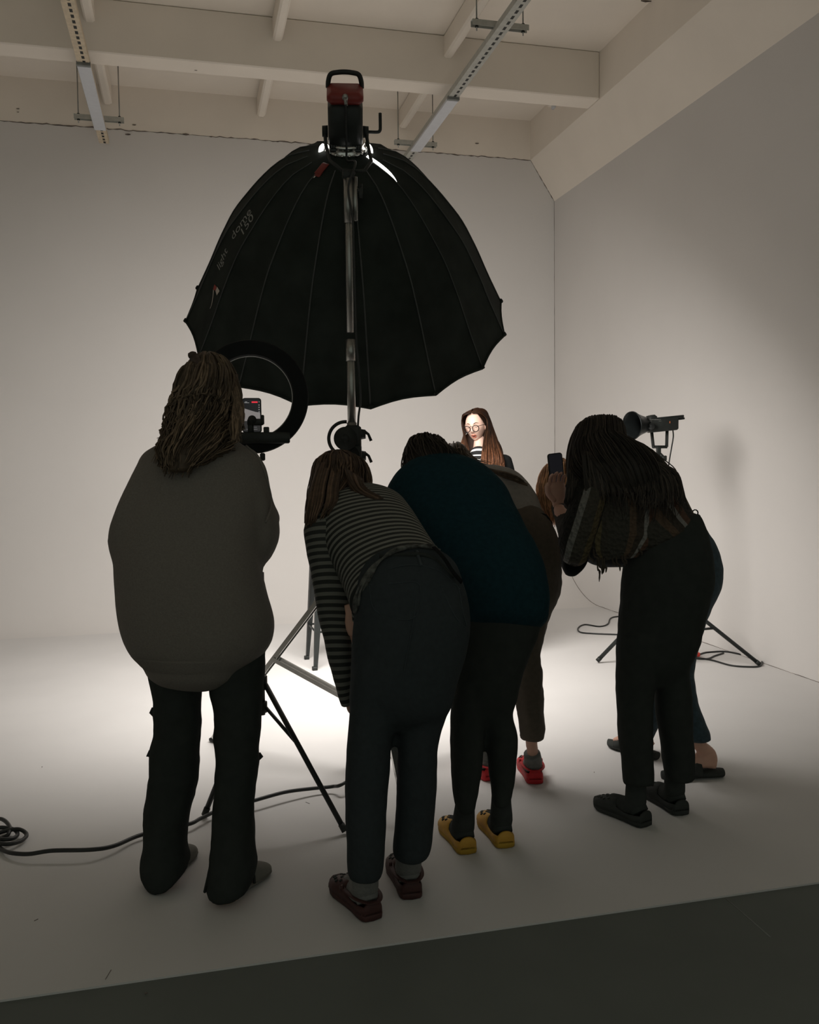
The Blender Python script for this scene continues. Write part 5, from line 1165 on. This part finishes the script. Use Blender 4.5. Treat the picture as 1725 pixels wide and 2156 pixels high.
def sandal(heel, toe):
    h, d, x = foot_frame(heel, toe); L = .27; mb = MB(); rows = [(-.0, .022), (.03, .034), (.12, .040), (.4, .038), (.6, .044), (.78, .048), (.9, .040), (.97, .028), (1.02, .012)]; vs = []; fs = []; n = 20
    for u, w_ in rows:
        for k in range(n): a = 2 * math.pi * k / n; vs.append(h + d * u * L + x * math.cos(a) * w_ + UP * (.018 + .017 * math.sin(a)))
    for i in range(len(rows) - 1):
        for k in range(n): fs.append((i * n + k, i * n + (k + 1) % n, (i + 1) * n + (k + 1) % n, (i + 1) * n + k))
    fs += [tuple(range(n)), tuple((len(rows) - 1) * n + k for k in range(n))]; mb.add(vs, fs); s = mb.build('sandal', M_C_BLK, p)
    for u, hh in ((.72, .062), (.48, .085)):
        mb = MB(); vs = []; fs = []
        for du in (-.075, 0, .075):
            for k in range(13): a = math.pi * k / 12; vs.append(h + d * (u + du) * L - x * math.cos(a) * .047 + UP * (.02 + (hh - .02 - abs(du) * .1) * math.sin(a) ** .75))
        for i in range(2):
            for k in range(12): fs.append((i * 13 + k, i * 13 + k + 1, (i + 1) * 13 + k + 1, (i + 1) * 13 + k))
        mb.add(vs, fs); o = mb.build('strap', M_C_BLK, s); sm = o.modifiers.new('t', 'SOLIDIFY'); sm.thickness = .005
    return h, d, x, L
ftb = []
for (hl, to), an in zip(F6, AN):
    h, d, x, L = sandal(hl, to); a = h + d * .06 + UP * .10
    ftb += [([an + UP * .12 - d * -.05, an - d * -.01, a, h + d * .055 + UP * .06], [.036, .030, .029, .026]), ([h + d * .03 + UP * .058, h + d * .09 + UP * .07, h + d * .15 + UP * .062, h + d * .20 + UP * .052], [.027, .032, .032, .026])]
    for q, (off, l_) in enumerate(((-.028, .235), (-.012, .245), (.003, .243), (.018, .235), (.031, .222))):
        ftb.append(([h + d * .18 + x * off * .8 + UP * .05, h + d * (l_ - .02) + x * off + UP * .048, h + d * l_ + x * off + UP * .043], [.013, .010, .008]))
hn = MB(); hand(hn, P(1186, 1112, 4.16), UP - RR * .2, -RR, .6, side=1)
make_body(p, [T, HPS, LL, RL], [arm(P(1220, 1080, 3.95), P(1205, 1190, 3.89), P(1186, 1118, 4.15)), ([P(1195, 1040, 4.05), P(1180, 1025, 4.1)], [.052, .048])] + ftb,
    [(P(1172, 1032, 4.12), RF * .8 - RR * .7 - UP * .5, UP, .82)], extra=hn)
HH = Loft([(1165, 968, 1190, 966, 4.10, .04), (1146, 985, 1200, 982, 4.10, .09), (1135, 1010, 1205, 1010, 4.08, .10), (1132, 1040, 1200, 1040, 4.06, .09), (1138, 1070, 1190, 1072, 4.04, .07), (1150, 1095, 1180, 1098, 4.02, .03)])
hairpart(M_HAIR_LB, p, HH, 130, base=.94, wave=.004, r=.0034, spread=.025, rnd=random.Random(16))
# ---------------- 7. the person being photographed
SD = 6.25; k_ = SD / F_
p = thing('person', 'person with long chestnut hair and round glasses, lit in front of the wall', 'person', G(1022, 1400))
def Q(x, y, dd=0.0): return P(x, y, SD + dd)
TC = Loft([(988, 954, 1024, 954, SD, .04), (972, 960, 1062, 957, SD, .07), (957, 968, 1076, 965, SD, .09), (955, 1000, 1083, 998, SD, .12), (958, 1060, 1078, 1060, SD, .12), (966, 1120, 1070, 1120, SD, .12), (962, 1180, 1074, 1180, SD, .125)])
LA = Loft([(956, 965, 980, 965, SD, .05), (950, 1000, 978, 1005, SD, .05), (948, 1060, 974, 1060, SD, .045), (950, 1100, 972, 1100, SD - .03, .04)])
RA = Loft([(1050, 962, 1078, 966, SD, .05), (1058, 1000, 1085, 1000, SD, .05), (1060, 1060, 1086, 1060, SD, .045), (1058, 1100, 1080, 1100, SD - .03, .04)])
M_JUMP = mat_bands('black_striped_top', [(0, (.012, .012, .012)), (.72, (.62, .61, .60))], 1 / .028, .9)
tpj = garment('jacket', M_BLKTOP, p, [TC, LA, RA], fold=.003, ff=8)
PANT = [Loft([(965, 1160, 1072, 1160, SD, .12), (960, 1210, 1078, 1210, SD, .13), (966, 1250, 1072, 1250, SD, .11)]), Loft([(963, 1220, 1018, 1220, SD, .09), (970, 1300, 1010, 1300, SD, .065), (976, 1385, 1006, 1385, SD, .05)]), Loft([(1020, 1220, 1077, 1220, SD, .09), (1028, 1300, 1068, 1300, SD, .065), (1032, 1385, 1062, 1385, SD, .05)])]
garment('trousers', M_BLKCLOTH, p, PANT, fold=.003, ff=8, voxel=.014)
HF = (-RR * .62 - RF - UP * .16).normalized()       # turned to the left of the picture, slightly towards us
HU = (UP + RR * -.10).normalized()
hc = Q(1002, 897, .03)
hn = MB()
hand(hn, Q(962, 1105, -.05), -UP, RR, .4, side=1); hand(hn, Q(1070, 1105, -.05), -UP, -RR, .4, side=-1)
b = make_body(p, [TC] + PANT, [arm(Q(968, 975), Q(962, 1050), Q(962, 1105, -.05)), arm(Q(1066, 975), Q(1072, 1050), Q(1070, 1105, -.05)), ([Q(1009, 918, .05), Q(1009, 940, .03), Q(1008, 962, .0)], [.040, .042, .055])], [], skin=M_SKINP, extra=hn)
hd = MB(); rt_, fw_, up_ = head_mesh(hd, hc, HF, HU, .93)
def HLc(x, y, z): return hc + (rt_ * x + fw_ * y + up_ * z) * .93
append_mb(b, hd, [M_SKINP])
import mathutils
hb = bmesh.new(); _me = bpy.data.meshes.new('tmp'); _me.from_pydata(hd.v, [], hd.f); hb.from_mesh(_me); hbv = BVHTree.FromBMesh(hb); hb.free(); bpy.data.meshes.remove(_me)
def face(x, z, off=.001):
    o_ = HLc(x, .2, z); h = hbv.ray_cast(o_, -fw_); return (h[0] + fw_ * off) if h[0] is not None else HLc(x, .1, z)
ft = MB()
for s in (-1, 1):
    tube(ft, spline([face(s * .014, .022), face(s * .03, .030), face(s * .048, .024)], 10), [.0012, .0026, .003, .003, .003, .0026, .0024, .002, .0016, .001], 6, 0)   # brow
    tube(ft, spline([face(s * .019, .003), face(s * .031, -.002), face(s * .043, .002)], 10), [.0010] + [.0018] * 8 + [.001], 6, 0)      # closed eyelid line
tube(ft, spline([face(-.021, -.064, .0005), face(-.008, -.0585, .002), face(0, -.060, .002), face(.008, -.0585, .002), face(.021, -.064, .0005)], 14), [.001, .002, .003, .0035, .0035, .0035, .0035, .0035, .0035, .0035, .0035, .003, .002, .001], 8, 1)
tube(ft, spline([face(-.020, -.066, .0005), face(-.008, -.077, .002), face(0, -.0785, .002), face(.008, -.077, .002), face(.020, -.066, .0005)], 14), [.001, .003, .0042, .005, .0052, .0055, .0055, .0055, .0055, .0052, .005, .0042, .003, .001], 8, 1)
tube(ft, spline([face(-.015, -.0665, .0018), face(0, -.069, .003), face(.015, -.0665, .0018)], 10), [.001, .002, .003, .0035, .0035, .0035, .0035, .003, .002, .001], 8, 2)
for s in (-1, 1): tube(ft, [face(s * .006, -.043, .0), face(s * .007, -.0415, .001)], .0025, 6, 2)
append_mb(b, ft, [M_BROW, M_LIP, M_TEETH])
gl = MB(); GO = .026
def gp(x, z): return HLc(x, .118, z)
for s in (-1, 1):
    tube(gl, [gp(s * .034 + .0255 * math.cos(a), -.008 + (.0215 if math.sin(a) > 0 else .0255) * math.sin(a)) - fw_ * .004 * abs(math.cos(a)) for a in np.linspace(0, 2 * math.pi, 29)[:-1]], .0028, 6, closed=True)
    tube(gl, spline([gp(s * .057, .006), HLc(s * .072, .10, .008), HLc(s * .079, .05, .006), HLc(s * .079, -.005, .0)], 12), .0022, 6)
tube(gl, spline([gp(-.010, .006), gp(0, .009), gp(.010, .006)], 6), .002, 6)
g_ = gl.build('glasses', M_GLASSES, p)
mb = MB()
lensm = bpy.data.materials.new('clear_lens'); lensm.use_nodes = True; _b = lensm.node_tree.nodes['Principled BSDF']; _b.inputs['Transmission Weight'].default_value = 1; _b.inputs['Roughness'].default_value = 0; _b.inputs['IOR'].default_value = 1.05; _b.inputs['Alpha'].default_value = .15
for s in (-1, 1):
    mb = MB(); vs = [gp(s * .033, -.007)] + [gp(s * .033 + .024 * math.cos(a), -.006 + .022 * math.sin(a)) - fw_ * .004 * abs(math.cos(a)) for a in np.linspace(0, 2 * math.pi, 25)[:-1]]
    mb.add(vs, [(0, 1 + i, 1 + (i + 1) % 24) for i in range(24)]); mb.build('lens', lensm, g_)
# neckline with white stripes between the locks
mb = MB(); Loft([(994, 950, 1022, 951, SD - .04, .05), (988, 958, 1028, 958, SD - .06, .055), (984, 985, 1030, 985, SD - .08, .05), (980, 1010, 1032, 1010, SD - .09, .05)]).mesh(mb, seg=28, round0=.05)
mb.build('striped_top', M_JUMP, p)
# hair: cap over the skull with a centre parting, long straight panels on both sides
hm = MB()
cap = MB(); nu, nv = 40, 22; vs = []; fs = []
for j in range(nv + 1):
    ph = math.pi * .62 * j / nv
    for i in range(nu + 1):
        o__ = 38 + 44 * max(0, j / nv - .35) / .65; th = math.radians(o__) + math.radians(360 - 2 * o__) * i / nu      # open at the face
        z = math.cos(ph); x = math.sin(th) * math.sin(ph); y = math.cos(th) * math.sin(ph)
        part = .004 * math.exp(-(x / .08) ** 2) * (1 if y > -.3 else 0)
        vs.append(HLc(x * .090, y * .108 - .004, z * .130 - part))
for j in range(nv):
    for i in range(nu): fs.append((j * (nu + 1) + i, j * (nu + 1) + i + 1, (j + 1) * (nu + 1) + i + 1, (j + 1) * (nu + 1) + i))
hm.add(vs, fs)
rr = random.Random(33)
BK = Loft([(994, 903, 1024, 903, SD + .06, .03), (978, 920, 1044, 920, SD + .07, .045), (972, 945, 1058, 945, SD + .06, .04), (968, 975, 1062, 975, SD + .04, .04)])
BK.mesh(hm, seg=24, sub=4)
def side(s, n, ends):
    """strands parted at the crown, passing the temple and falling over the shoulder"""
    for i in range(n):
        u = rr.random(); v = rr.random(); y0_ = .075 - .16 * u
        a = HLc(s * .004, y0_, .130 - .9 * max(0, y0_ - .02) ** 1.0 * .55); fo = .0 if s > 0 else .030; b1 = HLc(s * .064, .074 - fo - (.17 - fo) * u, .100 - .01 * v); c = HLc(s * (.086 + .010 * v), .040 - fo * 1.4 - (.12 - fo) * u, .02)
        e0, e1 = ends; ex_ = e0[0] + (e1[0] - e0[0]) * u + rr.gauss(0, 1.0); ey = e0[1] + (e1[1] - e0[1]) * u + rr.gauss(0, 3); m0 = Q((c_px(c)[0] * .45 + ex_ * .55), 930 + rr.gauss(0, 1), -.10 + .12 * u + .02 * v)
        e = Q(ex_, ey - 22, -.17 + .07 * u); e2 = Q(ex_ + (s * -1) * rr.uniform(0, 2), ey + 4, -.19 + .07 * u)
        q = spline([a, b1, c, m0, e, e2], 20); r_ = .0045 * rr.uniform(.7, 1.4)
        tube(hm, q, [r_ * (.5 if k < 2 else 1) for k in range(18)] + [r_ * .7, r_ * .2], 5)
def c_px(v):
    q = R3.T @ (np.array(v) - CAM); return (W_ / 2 - F_ * q[0] / q[2], H_ / 2 + F_ * q[1] / q[2])
side(-1, 190, ((1015, 990), (1060, 985)))
side(1, 150, ((988, 985), (966, 968)))
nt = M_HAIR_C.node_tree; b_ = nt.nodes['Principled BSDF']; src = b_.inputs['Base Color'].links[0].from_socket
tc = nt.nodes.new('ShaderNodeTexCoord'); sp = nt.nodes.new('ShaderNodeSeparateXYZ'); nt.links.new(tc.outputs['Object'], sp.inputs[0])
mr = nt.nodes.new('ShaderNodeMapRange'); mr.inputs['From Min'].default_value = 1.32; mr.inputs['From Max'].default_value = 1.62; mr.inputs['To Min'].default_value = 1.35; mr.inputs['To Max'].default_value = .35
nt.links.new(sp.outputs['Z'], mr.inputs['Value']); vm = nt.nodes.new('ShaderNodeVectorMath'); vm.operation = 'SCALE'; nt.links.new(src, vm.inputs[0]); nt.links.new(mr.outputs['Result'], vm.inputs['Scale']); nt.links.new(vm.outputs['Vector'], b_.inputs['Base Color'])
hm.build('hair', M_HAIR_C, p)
for hl, to in (((992, 1402), (988, 1425)), ((1048, 1402), (1046, 1425))): clog(p, hl, to, M_C_BLK, M_C_BLK, holes=False, strap_back=False, name='shoe')
